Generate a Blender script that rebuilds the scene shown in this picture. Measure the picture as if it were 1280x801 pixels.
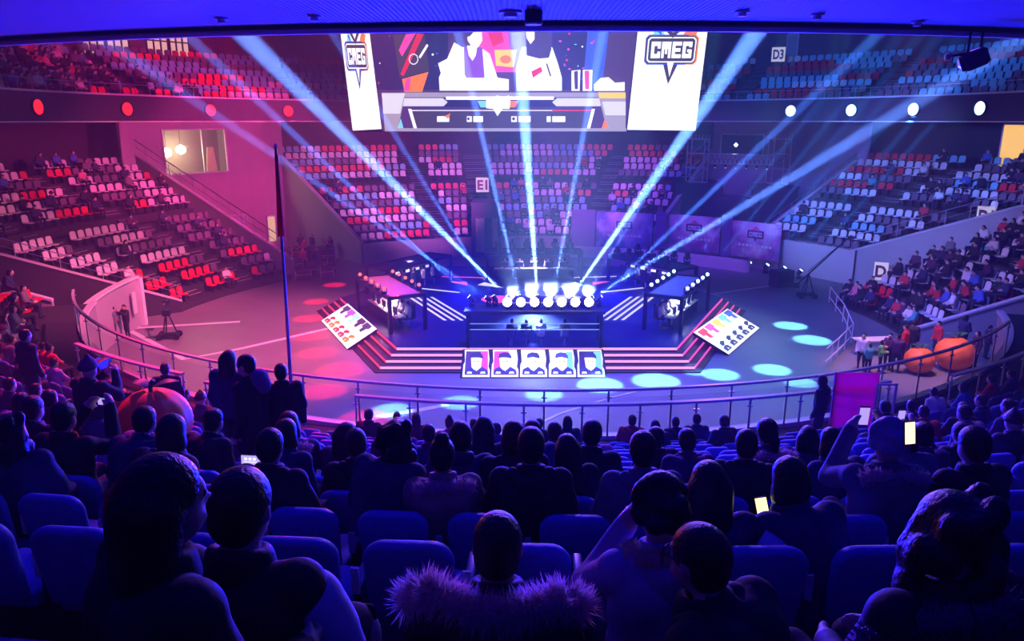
import bpy, bmesh, math, random
import numpy as np
from mathutils import Vector, Matrix, Euler

for o in list(bpy.data.objects): bpy.data.objects.remove(o)
SC = bpy.context.scene
COL = SC.collection
PI = math.pi
R = math.radians

# ------------------------------------------------------------------ camera
FPX, PITCH, CAMZ = 940.0, math.atan(0.266), 10.5
cd = bpy.data.cameras.new('camera')
cam = bpy.data.objects.new('camera', cd); COL.objects.link(cam)
cd.sensor_fit = 'HORIZONTAL'; cd.sensor_width = 36.0; cd.lens = FPX / 1280 * 36
cd.clip_start = 0.05; cd.clip_end = 400
cam.location = (0, 0, CAMZ); cam.rotation_euler = (PI / 2 - PITCH, 0, 0)
SC.camera = cam

# ------------------------------------------------------------------ exposure, world with thin stage haze
vs = SC.view_settings
vs.view_transform = 'Standard'; vs.look = 'None'; vs.gamma = 1.0; vs.exposure = 0.0
vs.use_curve_mapping = False
w = bpy.data.worlds.new('arena_air'); SC.world = w; w.use_nodes = True
wn = w.node_tree
wn.nodes['Background'].inputs[0].default_value = (0.01, 0.004, 0.03, 1)
wn.nodes['Background'].inputs[1].default_value = 0.15
hz = wn.nodes.new('ShaderNodeVolumeScatter')
hz.inputs['Density'].default_value = 0.0018
hz.inputs['Color'].default_value = (0.92, 0.94, 1, 1)
hz.inputs['Anisotropy'].default_value = 0.0
wn.links.new(hz.outputs[0], wn.nodes['World Output'].inputs['Volume'])
SC.cycles.volume_bounces = 0
SC.cycles.max_bounces = 5
SC.cycles.diffuse_bounces = 2
SC.cycles.sample_clamp_indirect = 4.0

def spot(loc, target, watt, col, deg, blend=0.3, soft=0.15):
    L = bpy.data.lights.new('lamp', 'SPOT'); L.energy = watt; L.color = col
    L.spot_size = R(deg); L.spot_blend = blend; L.shadow_soft_size = soft
    o = bpy.data.objects.new('lamp', L); COL.objects.link(o)
    loc = Vector(loc); d = (Vector(target) - loc).normalized()
    o.location = loc; o.rotation_euler = d.to_track_quat('-Z', 'Y').to_euler()
    return o
# pixel of the photograph -> ray, used to survey where things stand
CT, ST = math.cos(PITCH), math.sin(PITCH)
def ray(x, y):
    u, v = x - 640.0, y - 400.5
    return u, FPX * CT - v * ST, -(v * CT + FPX * ST)
def at_z(x, y, z):
    a, b, c = ray(x, y); t = (z - CAMZ) / c
    return Vector((a * t, b * t, z))
def at_d(x, y, D):
    a, b, c = ray(x, y); t = D / b
    return Vector((a * t, D, CAMZ + c * t))
CX, CY = 1.3, 38.2                     # centre of the bowl
def pol(r, az, z=0.0):                 # azimuth in degrees, 0 = away from the camera, + = right
    a = R(az)
    return Vector((CX + r * math.sin(a), CY + r * math.cos(a), z))
def to_pix(p):
    dx, dy, dz = p[0], p[1], p[2] - CAMZ
    dep = dy * CT - dz * ST
    if dep < 0.05: return None
    return 640 + FPX * dx / dep, 400.5 - FPX * (dy * ST + dz * CT) / dep
def in_frame(p, m=25):
    q = to_pix(p)
    return q is not None and -m < q[0] < 1280 + m and -m < q[1] < 801 + m

# unseen wash spots added overhead to colour the stands and floor
BLUE, DEEP, RED, MAG, PUR, CYAN = (.05, .08, 1), (.02, .02, 1), (1, .05, .1), (1, .04, .42), (.38, .06, 1), (.3, .75, 1)
spot((-6, 36, 11.5), pol(27, -74, 3), 11500, (1, .15, .26), 50, .6, .5)          # left stand red
spot((-3, 30, 19), (-14, 35, 0), 52000, (1, .13, .34), 60, .7, .5)           # left floor magenta
spot((-5, 47, 10.2), pol(32, -55, 6.5), 16000, (1, .06, .36), 60, .6, .5)         # left back gap and booth wall
spot((-1, 46.5, 10.2), pol(29, -22, 5), 17000, (.95, .2, .72), 50, .7, .5)             # far stand left
spot((2, 46.5, 10.2), pol(29, 8, 5), 12000, (.62, .1, .95), 50, .7, .5)           # far stand centre
spot((6, 42, 19), pol(25, 32, 2), 15000, (.2, .05, 1), 46, .7, .5)           # right gap
spot((8, 40, 11), pol(29, 62, 4.5), 20000, (.18, .25, 1), 50, .7, .5)          # right stand
spot((6, 34, 11.5), pol(25, 88, 2.5), 10500, (.34, .26, .95), 50, .7, .5)          # right near stand
spot((7, 28, 19), (14, 34, 0), 22000, (.06, .09, 1), 60, .7, .5)             # right floor blue
spot((1, 24, 19), (1, 24, 0), 40000, (.2, .13, 1), 66, .8, .5)               # centre floor
spot((-9, 40, 19), pol(29, -60, 12.5), 9000, (1, .02, .2), 66, .7, .5)       # upper tier left
spot((9, 40, 19), pol(29, 55, 12.5), 11000, (.05, .22, 1), 66, .7, .5)         # upper tier right
spot((1.1, 40, 20), (1.1, 36, 0), 52000, (.01, .015, 1), 55, .7, .5)          # stage deep blue
spot((14, 29, 18), (17, 31, 0), 16000, (1, .42, .5), 26, .8, .4)             # added warm spot that brightens the floor passage
# unseen blue floods added on the stage to light the near stand and soffit
spot((-2.2, 33.2, 2.9), (-3, 7, 10.8), 62000, (.004, .006, 1), 64, .8, .3)
spot((4.6, 33.2, 2.9), (3, 7, 10.8), 62000, (.004, .006, 1), 64, .8, .3)
# unseen blue, violet and red spots added to light the near rows
spot((0, 24, 19), (0, 7, 7), 14000, (.03, .02, 1), 60, .8, .6)
spot((10, 24, 18), (9, 10, 5), 9000, (.22, .06, 1), 50, .8, .6)
spot((-10, 26, 18), (-11, 15, 5), 26000, (1, .03, .22), 70, .8, .6)
spot((-5.5, 35, 3.0), (-7, 11, 5.0), 16000, (1, .05, .12), 34, .8, .4)       # added red spot by the red-lamp booth, brightens the left rows
spot((1, 31, 13), (0, 5.5, 8.2), 22000, (.2, .07, 1), 40, .8, .5)           # violet key on the near rows under the soffit edge
spot((9, 33, 8), (8, 9, 6.4), 15000, (.22, .07, 1), 40, .8, .5)
# ------------------------------------------------------------------ materials
MATS = {}
def mat(name, col, rough=0.6, metal=0.0, emit=None, estr=0.0, var=0.0, scale=6.0, bump=0.0, alpha=1.0, trans=0.0, spec=0.4):
    if name in MATS: return MATS[name]
    m = bpy.data.materials.new(name); m.use_nodes = True
    nt = m.node_tree; b = nt.nodes['Principled BSDF']
    b.inputs['Base Color'].default_value = (*col, 1)
    b.inputs['Roughness'].default_value = rough
    b.inputs['Metallic'].default_value = metal
    b.inputs['Specular IOR Level'].default_value = spec
    if emit:
        b.inputs['Emission Color'].default_value = (*emit, 1); b.inputs['Emission Strength'].default_value = estr
    if alpha < 1: b.inputs['Alpha'].default_value = alpha
    if trans: b.inputs['Transmission Weight'].default_value = trans
    if var or bump:
        tc = nt.nodes.new('ShaderNodeTexCoord')
        n = nt.nodes.new('ShaderNodeTexNoise'); n.inputs['Scale'].default_value = scale; n.inputs['Detail'].default_value = 5
        nt.links.new(tc.outputs['Object'], n.inputs['Vector'])
        if var:
            mx = nt.nodes.new('ShaderNodeMix'); mx.data_type = 'RGBA'
            mx.inputs['A'].default_value = (*[c * (1 - var) for c in col], 1)
            mx.inputs['B'].default_value = (*[min(1, c * (1 + var)) for c in col], 1)
            nt.links.new(n.outputs['Fac'], mx.inputs['Factor']); nt.links.new(mx.outputs['Result'], b.inputs['Base Color'])
        if bump:
            bp = nt.nodes.new('ShaderNodeBump'); bp.inputs['Strength'].default_value = bump; bp.inputs['Distance'].default_value = 0.02
            nt.links.new(n.outputs['Fac'], bp.inputs['Height']); nt.links.new(bp.outputs['Normal'], b.inputs['Normal'])
    MATS[name] = m
    return m
def translucent(name, col, mix=.6):
    m = bpy.data.materials.new(name); m.use_nodes = True; nt = m.node_tree; b = nt.nodes['Principled BSDF']
    b.inputs['Base Color'].default_value = (*col, 1); b.inputs['Roughness'].default_value = .7
    t = nt.nodes.new('ShaderNodeBsdfTranslucent'); t.inputs['Color'].default_value = (*col, 1)
    x = nt.nodes.new('ShaderNodeMixShader'); x.inputs['Fac'].default_value = mix
    nt.links.new(b.outputs[0], x.inputs[1]); nt.links.new(t.outputs[0], x.inputs[2]); nt.links.new(x.outputs[0], nt.nodes['Material Output'].inputs['Surface'])
    return m
def glow(name, col, s): return mat(name, tuple(c * .5 for c in col), .5, 0, col, s)

M_conc = mat('concrete', (.036, .034, .038), .8, var=.3, scale=1.5, bump=.2)
M_floor = mat('arena_floor', (.22, .21, .235), .45, var=.18, scale=.6, bump=.05)
M_dark = mat('dark_wall', (.035, .03, .04), .8, var=.3, scale=1)
M_wall = mat('plaster_wall', (.42, .38, .42), .7, var=.1, scale=1)
M_white = mat('white_paint', (.75, .75, .78), .5, var=.06, scale=2)
M_black = mat('black_metal', (.012, .012, .016), .45, .2, var=.2)
M_blk = mat('black_plastic', (.02, .02, .025), .5, var=.2)
M_steel = mat('steel', (.55, .55, .6), .28, .9, var=.08)
M_trim = mat('pale_trim', (.62, .6, .66), .4, var=.05)
M_alu = mat('aluminium_truss', (.6, .6, .65), .35, .7, var=.08)
M_glass = mat('rail_glass', (.7, .8, .9), .08, alpha=.10, spec=.6)
M_fascia = mat('fascia', (.045, .035, .06), .5, var=.2, scale=2)
M_pad = mat('blue_seat_fabric', (.10, .14, .55), .55, var=.25, scale=40, bump=.15)
M_red = mat('red_plastic', (.78, .02, .03), .4, var=.06)
M_swhite = mat('white_plastic', (.78, .76, .78), .4, var=.06)
M_sblue = mat('pale_blue_plastic', (.22, .55, .68), .4, var=.06)
M_sgrey = mat('plum_plastic', (.17, .12, .17), .45, var=.08)
M_wood = mat('counter_wood', (.35, .2, .12), .5, var=.2, scale=12)

# ------------------------------------------------------------------ mesh helpers
def cross_frame(d):
    d = Vector(d).normalized(); q = d.to_track_quat('Z', 'Y'); return q.to_matrix()
class MB:
    def __init__(s): s.v = []; s.f = []; s.m = []
    def face(s, pts, m=0):
        i = len(s.v); s.v += [tuple(p) for p in pts]; s.f.append(tuple(range(i, i + len(pts)))); s.m.append(m)
    def box(s, c, size, rot=None, m=0):
        c = Vector(c); h = [x / 2 for x in size]; i = len(s.v)
        for sx in (-1, 1):
            for sy in (-1, 1):
                for sz in (-1, 1):
                    p = Vector((sx * h[0], sy * h[1], sz * h[2]))
                    if rot is not None: p = rot @ p
                    s.v.append(tuple(c + p))
        for f in ((0, 1, 3, 2), (4, 6, 7, 5), (0, 4, 5, 1), (2, 3, 7, 6), (0, 2, 6, 4), (1, 5, 7, 3)):
            s.f.append(tuple(i + k for k in f)); s.m.append(m)
        return s
    def hexa(s, p, m=0):               # 8 corners: bottom loop of 4, top loop of 4
        i = len(s.v); s.v += [tuple(q) for q in p]
        for f in ((3, 2, 1, 0), (4, 5, 6, 7), (0, 1, 5, 4), (1, 2, 6, 5), (2, 3, 7, 6), (3, 0, 4, 7)):
            s.f.append(tuple(i + k for k in f)); s.m.append(m)
        return s
    def prism(s, poly, thick, m=0, frame=None, org=(0, 0, 0)):     # polygon in local xy, extruded along local z
        org = Vector(org); i = len(s.v); n = len(poly)
        for z in (0, thick):
            for p in poly:
                q = Vector((p[0], p[1], z))
                if frame is not None: q = frame @ q
                s.v.append(tuple(org + q))
        s.f.append(tuple(range(i + n - 1, i - 1, -1))); s.m.append(m)
        s.f.append(tuple(range(i + n, i + 2 * n))); s.m.append(m)
        for k in range(n):
            a, b = i + k, i + (k + 1) % n
            s.f.append((a, b, b + n, a + n)); s.m.append(m)
        return s
    def tube(s, p0, p1, r0, r1=None, n=10, m=0):
        if r1 is None: r1 = r0
        p0, p1 = Vector(p0), Vector(p1); fr = cross_frame(p1 - p0); i = len(s.v)
        for p, r in ((p0, r0), (p1, r1)):
            for k in range(n):
                a = 2 * PI * k / n; s.v.append(tuple(p + fr @ Vector((r * math.cos(a), r * math.sin(a), 0))))
        for k in range(n):
            s.f.append((i + k, i + (k + 1) % n, i + n + (k + 1) % n, i + n + k)); s.m.append(m)
        s.f.append(tuple(i + k for k in range(n))[::-1]); s.m.append(m)
        s.f.append(tuple(i + n + k for k in range(n))); s.m.append(m)
        return s
    def path(s, pts, r, n=8, m=0):
        for a, b in zip(pts, pts[1:]): s.tube(a, b, r, r, n, m)
        return s
    def bars(s, pts, wd, ht, m=0):     # flat handrail along a polyline
        pts = [Vector(p) for p in pts]; i = len(s.v); n = len(pts)
        for k, p in enumerate(pts):
            t = (pts[min(k + 1, n - 1)] - pts[max(k - 1, 0)]); side = Vector((-t.y, t.x, 0)).normalized() * wd / 2
            for q in (p - side, p + side, p + side + Vector((0, 0, ht)), p - side + Vector((0, 0, ht))): s.v.append(tuple(q))
        for k in range(n - 1):
            a = i + 4 * k
            for j in range(4):
                s.f.append((a + j, a + (j + 1) % 4, a + 4 + (j + 1) % 4, a + 4 + j)); s.m.append(m)
        s.f.append((i + 3, i + 2, i + 1, i)); s.m.append(m)
        e = i + 4 * (n - 1); s.f.append((e, e + 1, e + 2, e + 3)); s.m.append(m)
        return s
    def lathe(s, prof, c=(0, 0, 0), n=20, m=0, frame=None):   # prof: (radius, height)
        c = Vector(c); i = len(s.v)
        for r, z in prof:
            for k in range(n):
                a = 2 * PI * k / n; q = Vector((r * math.cos(a), r * math.sin(a), z))
                if frame is not None: q = frame @ q
                s.v.append(tuple(c + q))
        for j in range(len(prof) - 1):
            for k in range(n):
                s.f.append((i + j * n + k, i + j * n + (k + 1) % n, i + (j + 1) * n + (k + 1) % n, i + (j + 1) * n + k)); s.m.append(m)
        s.f.append(tuple(i + k for k in range(n))[::-1]); s.m.append(m)
        e = i + (len(prof) - 1) * n; s.f.append(tuple(e + k for k in range(n))); s.m.append(m)
        return s
    def grid(s, rows, m=0, closed=False):   # rows of equal-length point lists
        i = len(s.v); n = len(rows[0])
        for r in rows: s.v += [tuple(p) for p in r]
        for a in range(len(rows) - 1):
            for b in range(n if closed else n - 1):
                c = (b + 1) % n
                s.f.append((i + a * n + b, i + a * n + c, i + (a + 1) * n + c, i + (a + 1) * n + b)); s.m.append(m)
        return s
    def mesh(s, name, mats, smooth=False):
        me = bpy.data.meshes.new(name); me.from_pydata(s.v, [], s.f)
        mats = mats if isinstance(mats, (list, tuple)) else [mats]
        for x in mats: me.materials.append(x)
        if any(s.m): me.polygons.foreach_set('material_index', s.m)
        if smooth: me.polygons.foreach_set('use_smooth', [True] * len(me.polygons))
        me.update()
        return me
    def build(s, name, mats, parent=None, loc=None, rotz=0.0, smooth=False, bevel=0.0):
        return obj(name, s.mesh(name, mats, smooth), parent, loc, rotz, bevel)
def obj(name, me, parent=None, loc=None, rotz=0.0, bevel=0.0):
    o = bpy.data.objects.new(name, me); COL.objects.link(o)
    if parent is not None: o.parent = parent
    if loc is not None: o.location = loc
    if rotz: o.rotation_euler = (0, 0, rotz)
    if bevel:
        b = o.modifiers.new('bevel', 'BEVEL'); b.width = bevel; b.segments = 2; b.limit_method = 'ANGLE'
    return o
def tag(o, label, cat, group=None, kind=None):
    o['label'] = label
    if cat: o['category'] = cat
    if group: o['group'] = group
    if kind: o['kind'] = kind
    return o
def thing(name, label, cat, loc=(0, 0, 0), rotz=0.0, group=None, scale=1.0):
    o = bpy.data.objects.new(name, None); COL.objects.link(o)
    o.empty_display_size = .1
    o.location = loc; o.rotation_euler = (0, 0, rotz); o.scale = (scale,) * 3
    return tag(o, label, cat, group)
def struct(o, label=None):
    o['kind'] = 'structure'
    if label: o['label'] = label
    return o
def dup(root, loc, rotz=0.0, label=None, group=None, scale=None):
    r = root.copy(); COL.objects.link(r); r.location = loc; r.rotation_euler = (0, 0, rotz)
    if scale: r.scale = (scale,) * 3
    if label: r['label'] = label
    if group: r['group'] = group
    for ch in list(root.children):
        c = ch.copy(); COL.objects.link(c); c.parent = r
        for g in list(ch.children):
            d = g.copy(); COL.objects.link(d); d.parent = c
    return r
def text_mesh(name, s, size, m, depth=.01, align='CENTER'):
    cu = bpy.data.curves.new(name, 'FONT'); cu.body = s; cu.size = size; cu.extrude = depth
    cu.align_x = align; cu.align_y = 'CENTER'; cu.resolution_u = 3; cu.offset = size * .035
    o = bpy.data.objects.new(name, cu); COL.objects.link(o)
    bpy.context.view_layer.update()
    me = bpy.data.meshes.new_from_object(o.evaluated_get(bpy.context.evaluated_depsgraph_get()))
    bpy.data.objects.remove(o); me.materials.clear(); me.materials.append(m); me.name = name
    return me
def arc(r, a0, a1, z, n=None):
    n = n or max(2, int(abs(a1 - a0) / 2.5))
    return [pol(r, a0 + (a1 - a0) * k / n, z) for k in range(n + 1)]

# ------------------------------------------------------------------ implicit bodies (one continuous skin)
def _dist(P, pr):
    t = pr[0]
    if t == 'c':
        a, b, ra, rb = (np.array(pr[1]), np.array(pr[2]), pr[3], pr[4])
        ab = b - a; L = max(1e-9, ab @ ab)
        h = np.clip(((P - a) @ ab) / L, 0, 1)
        return np.linalg.norm(P - a - h[..., None] * ab, axis=-1) - (ra + (rb - ra) * h)
    c, rad = np.array(pr[1]), np.array(pr[2])
    q = (P - c)
    if len(pr) > 4 and pr[4] is not None: q = q @ np.array(pr[4])
    k0 = np.linalg.norm(q / rad, axis=-1); k1 = np.linalg.norm(q / rad ** 2, axis=-1) + 1e-9
    return k0 * (k0 - 1) / k1
def _bb(pr):
    if pr[0] == 'c':
        a, b = np.array(pr[1]), np.array(pr[2]); r = max(pr[3], pr[4])
        return np.minimum(a, b) - r, np.maximum(a, b) + r
    c, rad = np.array(pr[1]), np.array(pr[2])
    if len(pr) > 4 and pr[4] is not None: rad = np.array([max(rad)] * 3)
    return c - rad, c + rad
def sdf_mesh(name, prims, mats, vox=.02, k=.03, subs=(), fold=0.0, ztop=9.0):
    # prims: ('c', a, b, ra, rb, mat) or ('e', centre, radii, mat, rot)
    lo = np.min([_bb(p)[0] for p in prims], 0) - 3 * vox; hi = np.max([_bb(p)[1] for p in prims], 0) + 3 * vox
    n = np.ceil((hi - lo) / vox).astype(int) + 1
    ax = [lo[i] + vox * np.arange(n[i]) for i in range(3)]
    F = np.full(n, 1.0)
    pad = 2 * k + 2 * vox
    def sub(p):
        b0, b1 = _bb(p)
        i0 = np.maximum(0, np.floor((b0 - pad - lo) / vox).astype(int)); i1 = np.minimum(n, np.ceil((b1 + pad - lo) / vox).astype(int) + 1)
        sl = tuple(slice(i0[i], max(i0[i], i1[i])) for i in range(3))
        G = np.stack(np.meshgrid(*[ax[i][sl[i]] for i in range(3)], indexing='ij'), -1)
        return sl, G
    for p in prims:
        sl, G = sub(p)
        if G.size == 0: continue
        d = _dist(G, p); f = F[sl]
        h = np.clip(.5 + .5 * (f - d) / k, 0, 1)
        F[sl] = f * (1 - h) + d * h - k * h * (1 - h)
    for p in subs:
        sl, G = sub(p)
        if G.size == 0: continue
        F[sl] = np.maximum(F[sl], -_dist(G, p))
    if fold:
        X, Y, Z = np.meshgrid(*ax, indexing='ij'); 
        w1 = np.sin(23 * Z + 9 * X + 5 * Y + 2 * np.sin(11 * X)) + .8 * np.sin(31 * Z - 17 * X + 8 * Y + 2 * np.sin(9 * Z)) + .6 * np.sin(14 * X + 37 * Y + 11 * Z)
        F = F + fold * w1 * np.clip((ztop - Z) / .08, 0, 1)
    ins = F < 0
    nx, ny, nz = n
    cnt = np.zeros((nx - 1, ny - 1, nz - 1), int)
    for a in (0, 1):
        for b in (0, 1):
            for c in (0, 1): cnt += ins[a:nx - 1 + a, b:ny - 1 + b, c:nz - 1 + c]
    act = (cnt > 0) & (cnt < 8)
    ids = np.full(act.shape, -1); I = np.argwhere(act); ids[act] = np.arange(len(I))
    acc = np.zeros((len(I), 3)); wt = np.zeros(len(I))
    cor = [(a, b, c) for a in (0, 1) for b in (0, 1) for c in (0, 1)]
    for i in range(8):
        for j in range(i + 1, 8):
            A, B = np.array(cor[i]), np.array(cor[j])
            if abs(A - B).sum() != 1: continue
            fa = F[tuple((I + A).T)]; fb = F[tuple((I + B).T)]
            s = (fa < 0) != (fb < 0)
            t = np.where(s, fa / np.where(fa == fb, 1, fa - fb), 0)
            acc += np.where(s[:, None], A + t[:, None] * (B - A), 0); wt += s
    V = lo + vox * (I + acc / wt[:, None])
    faces = []
    for d in range(3):
        e = [0, 0, 0]; e[d] = 1
        A = ins[:nx - e[0], :ny - e[1], :nz - e[2]]; B = ins[e[0]:, e[1]:, e[2]:]
        J = np.argwhere(A != B)
        o1, o2 = [(1, 2), (2, 0), (0, 1)][d]
        J = J[(J[:, o1] > 0) & (J[:, o2] > 0)]
        u = np.zeros(3, int); u[o1] = 1; v_ = np.zeros(3, int); v_[o2] = 1
        q = np.stack([ids[tuple((J - u - v_).T)], ids[tuple((J - v_).T)], ids[tuple(J.T)], ids[tuple((J - u).T)]], 1)
        flip = ~A[tuple(J.T)]
        q[flip] = q[flip][:, ::-1]
        faces.append(q)
    Q = np.concatenate(faces); Q = Q[(Q >= 0).all(1)]
    me = bpy.data.meshes.new(name); me.from_pydata(V.tolist(), [], Q.tolist())
    for x in mats: me.materials.append(x)
    if len(mats) > 1:
        cen = V[Q].mean(1)
        D = np.stack([_dist(cen, p) for p in prims], 1)
        mi = np.array([p[5] if p[0] == 'c' else p[3] for p in prims])[D.argmin(1)]
        me.polygons.foreach_set('material_index', mi.astype(int).tolist())
    me.polygons.foreach_set('use_smooth', [True] * len(Q))
    me.update()
    return me
# ------------------------------------------------------------------ the bowl
class Sec:
    def __init__(s, name, f, b, r0, r1, n, z0, z1, aisles=(), walk=(), zs=None, base=0.0):
        s.name, s.f, s.b, s.r0, s.r1, s.n, s.base = name, f, b, r0, r1, n, base
        s.dr = (r1 - r0) / n; s.aisles, s.walk = aisles, walk
        s.zs = zs or [z0 + (z1 - z0) * i / n for i in range(n + 1)]
    def az(s, r, q):
        t = (r - s.r0) / (s.r1 - s.r0)
        a0 = s.f[0] + (s.b[0] - s.f[0]) * t; a1 = s.f[1] + (s.b[1] - s.f[1]) * t
        return a0 + (a1 - a0) * q
    def arc(s, r, z, q0=0.0, q1=1.0):
        m = max(3, int(abs(s.f[1] - s.f[0]) / 2.5 * abs(q1 - q0)))
        return [pol(r, s.az(r, q0 + (q1 - q0) * k / m), z) for k in range(m + 1)]
    def terrace(s):
        mb = MB()
        mb.grid([s.arc(s.r0, s.base), s.arc(s.r0, s.zs[0])])
        for i in range(s.n):
            ra, rb, z = s.r0 + s.dr * i, s.r0 + s.dr * (i + 1), s.zs[i]
            mb.grid([s.arc(ra, z), s.arc(rb, z)])
            if i < s.n - 1: mb.grid([s.arc(rb, z), s.arc(rb, s.zs[i + 1])])
            for q in (0, 1):
                a, b = pol(ra, s.az(ra, q)), pol(rb, s.az(rb, q))
                mb.face([(a.x, a.y, s.base), (b.x, b.y, s.base), (b.x, b.y, z), (a.x, a.y, z)])
        return struct(mb.build(s.name, M_conc))
    def stairs(s, label):
        for q, wd in s.aisles:
            mb = MB()
            for i in range(s.n - 1):
                r = s.r0 + s.dr * (i + 1); h = s.zs[i + 1] - s.zs[i]
                for j, fr in ((1, .66), (2, .33)):
                    rr = r - s.dr * fr * .62 ; zt = s.zs[i] + h * (j / 3)
                    a = s.az(rr, q); dq = R(180 - a)
                    rot = Matrix.Rotation(dq, 3, 'Z')
                    c = pol((rr + r) / 2, a, (zt + s.zs[i]) / 2)
                    mb.box(c, (wd, r - rr, zt - s.zs[i] + .004), rot)
                    mb.box(pol(rr + .03, a, zt + .006), (wd, .06, .012), rot, 1)
            struct(mb.build('stair_flight', [M_conc, M_trim]), label)
    def seats(s, pitch=.6, back=.5):
        out = []
        for i in range(s.n):
            if i in s.walk: continue
            r = s.r0 + s.dr * (i + back); a0, a1 = s.az(r, 0), s.az(r, 1)
            W = abs(R(a1 - a0)) * r; m = int((W - .5) / pitch)
            for k in range(m):
                q = (.25 + (k + .5) * (W - .5) / m) / W
                if any(abs(q - c) * W < wd / 2 + .25 for c, wd in s.aisles): continue
                a = s.az(r, q); p = pol(r, a, s.zs[i])
                if in_frame(p + Vector((0, 0, .6)), 12): out.append((i, k, p, R(180 - a), s))
        return out
    def end_wall(s, q, name, thick=.22, up=1.0, m=None, label=None):
        # sloping parapet with a pale coping along one end of the stand
        pa, pb = pol(s.r0, s.az(s.r0, q)), pol(s.r1, s.az(s.r1, q))
        d = (pb - pa).normalized(); sd = Vector((-d.y, d.x, 0)) * thick / 2
        za, zb = s.zs[0] + up, s.zs[-1] + up
        w_ = MB().hexa([Vector((p.x, p.y, s.base)) + o for p, o in ((pa, -sd), (pb, -sd), (pb, sd), (pa, sd))] +
                       [Vector((p.x, p.y, z)) + o for p, o, z in ((pa, -sd, za), (pb, -sd, zb), (pb, sd, zb), (pa, sd, za))]).build(name, m or M_wall)
        struct(w_, label)
        c = MB().hexa([Vector((p.x, p.y, z)) + o * 1.5 for p, o, z in ((pa, -sd, za), (pb, -sd, zb), (pb, sd, zb), (pa, sd, za))] +
                      [Vector((p.x, p.y, z + .1)) + o * 1.5 for p, o, z in ((pa, -sd, za), (pb, -sd, zb), (pb, sd, zb), (pa, sd, za))])
        c.build('coping', M_trim, w_)
        return pa, pb, za, zb

floor = MB(); n_ = 96
floor.face([pol(37, 360 * k / n_, 0) for k in range(n_)][::-1])
struct(floor.build('floor', M_floor))

NZ = [2.73 + .402 * i for i in range(13)] + [7.88, 8.25, 8.6, 9.0]
S_N = Sec('terrace_near', (112, 253), (112, 253), 22.17, 38.17, 16, 0, 0, ((.335, 1.1), (.66, 1.0),), (), NZ)
S_L = Sec('terrace_left', (-80.7, -53), (-101, -59), 20.3, 34.3, 14, .35, 7.6, ((.24, 1.1), (.66, 1.2)), (7,))
S_E = Sec('terrace_far', (-35, 25), (-38.5, 29), 22, 34.6, 13, 1.3, 8.0, ((.29, 1.3), (.445, 1.9), (.79, 1.3)), (7,))
S_R = Sec('terrace_right', (45, 63), (50, 84), 23.5, 34.7, 12, 1.9, 7.7, ((.42, 1.3),), (5,))
S_Q = Sec('terrace_right_near', (74, 97.5), (79.5, 99), 18.4, 31, 13, .15, 5.2, ((.45, 1.1),), ())
S_U = Sec('terrace_upper', (-125, 125), (-125, 125), 25.9, 33.1, 8, 11.55, 15.0, tuple((k / 12.0, 1.1) for k in (1.5, 2.85, 4.1, 5.1, 6.9, 7.75, 8.75, 10.2)), (), base=10.4)
for s_ in (S_N, S_L, S_E, S_R, S_Q, S_U): s_.terrace()
for s_, lb in ((S_L, 'concrete stair flight in the left stand'), (S_E, 'lit stair flight in the far stand'), (S_R, 'stair flight in the right stand'),
               (S_Q, 'stair flight in the stand beside the floor passage'), (S_U, 'stair flight of the upper tier'), (S_N, 'stair flight of the near stand')):
    s_.stairs(lb)

# end walls
pa, pb, za, zb = S_L.end_wall(1, 'wall_left_stand_far_end', label='parapet wall at the far end of the left stand')
S_L.end_wall(0, 'wall_left_stand_near_end', up=.25, m=M_dark)
S_E.end_wall(0, 'wall_far_stand_left_end', up=.3)
S_E.end_wall(1, 'wall_far_stand_right_end', up=.3)
S_R.end_wall(0, 'wall_right_stand_far_end', up=.35)
S_R.end_wall(1, 'wall_right_stand_near_end', up=.3)
S_Q.end_wall(1, 'wall_passage', up=.25, m=M_wall)
S_N.end_wall(1, 'wall_near_stand_left_end', up=.2, m=M_wall)

def slope_rail(s, q, label, h=1.0, off=.3, n=12, glass=False, t0=0.0, t1=1.0):
    """railing that climbs along one end of a stand"""
    pa, pb = pol(s.r0, s.az(s.r0, q), s.zs[0] + off), pol(s.r1, s.az(s.r1, q), s.zs[-1] + off)
    a, b = pa.lerp(pb, t0), pa.lerp(pb, t1)
    t = thing('sloping_railing', label, 'railing', a)
    top = Vector((0, 0, h))
    MB().bars([top, b - a + top], .07, .05).build('handrail', M_steel, t)
    MB().bars([top * .5, b - a + top * .5], .03, .03).build('mid_rail', M_steel, t)
    for k in range(n + 1):
        p = (b - a) * (k / n)
        MB().tube(p, p + top, .025, n=6).build('post', M_steel, t)
    return t
slope_rail(S_L, 1, 'steel stair railing climbing the far end of the left stand', 1.0, 1.1, 14)
slope_rail(S_L, 0, 'thin steel railing along the near end of the left stand', .8, .3, 9)
slope_rail(S_R, 1, 'steel railing climbing the near end of the right stand', .95, .35, 12)
slope_rail(S_R, 0, 'low steel railing at the far end of the right stand', .5, .4, 10)

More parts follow.
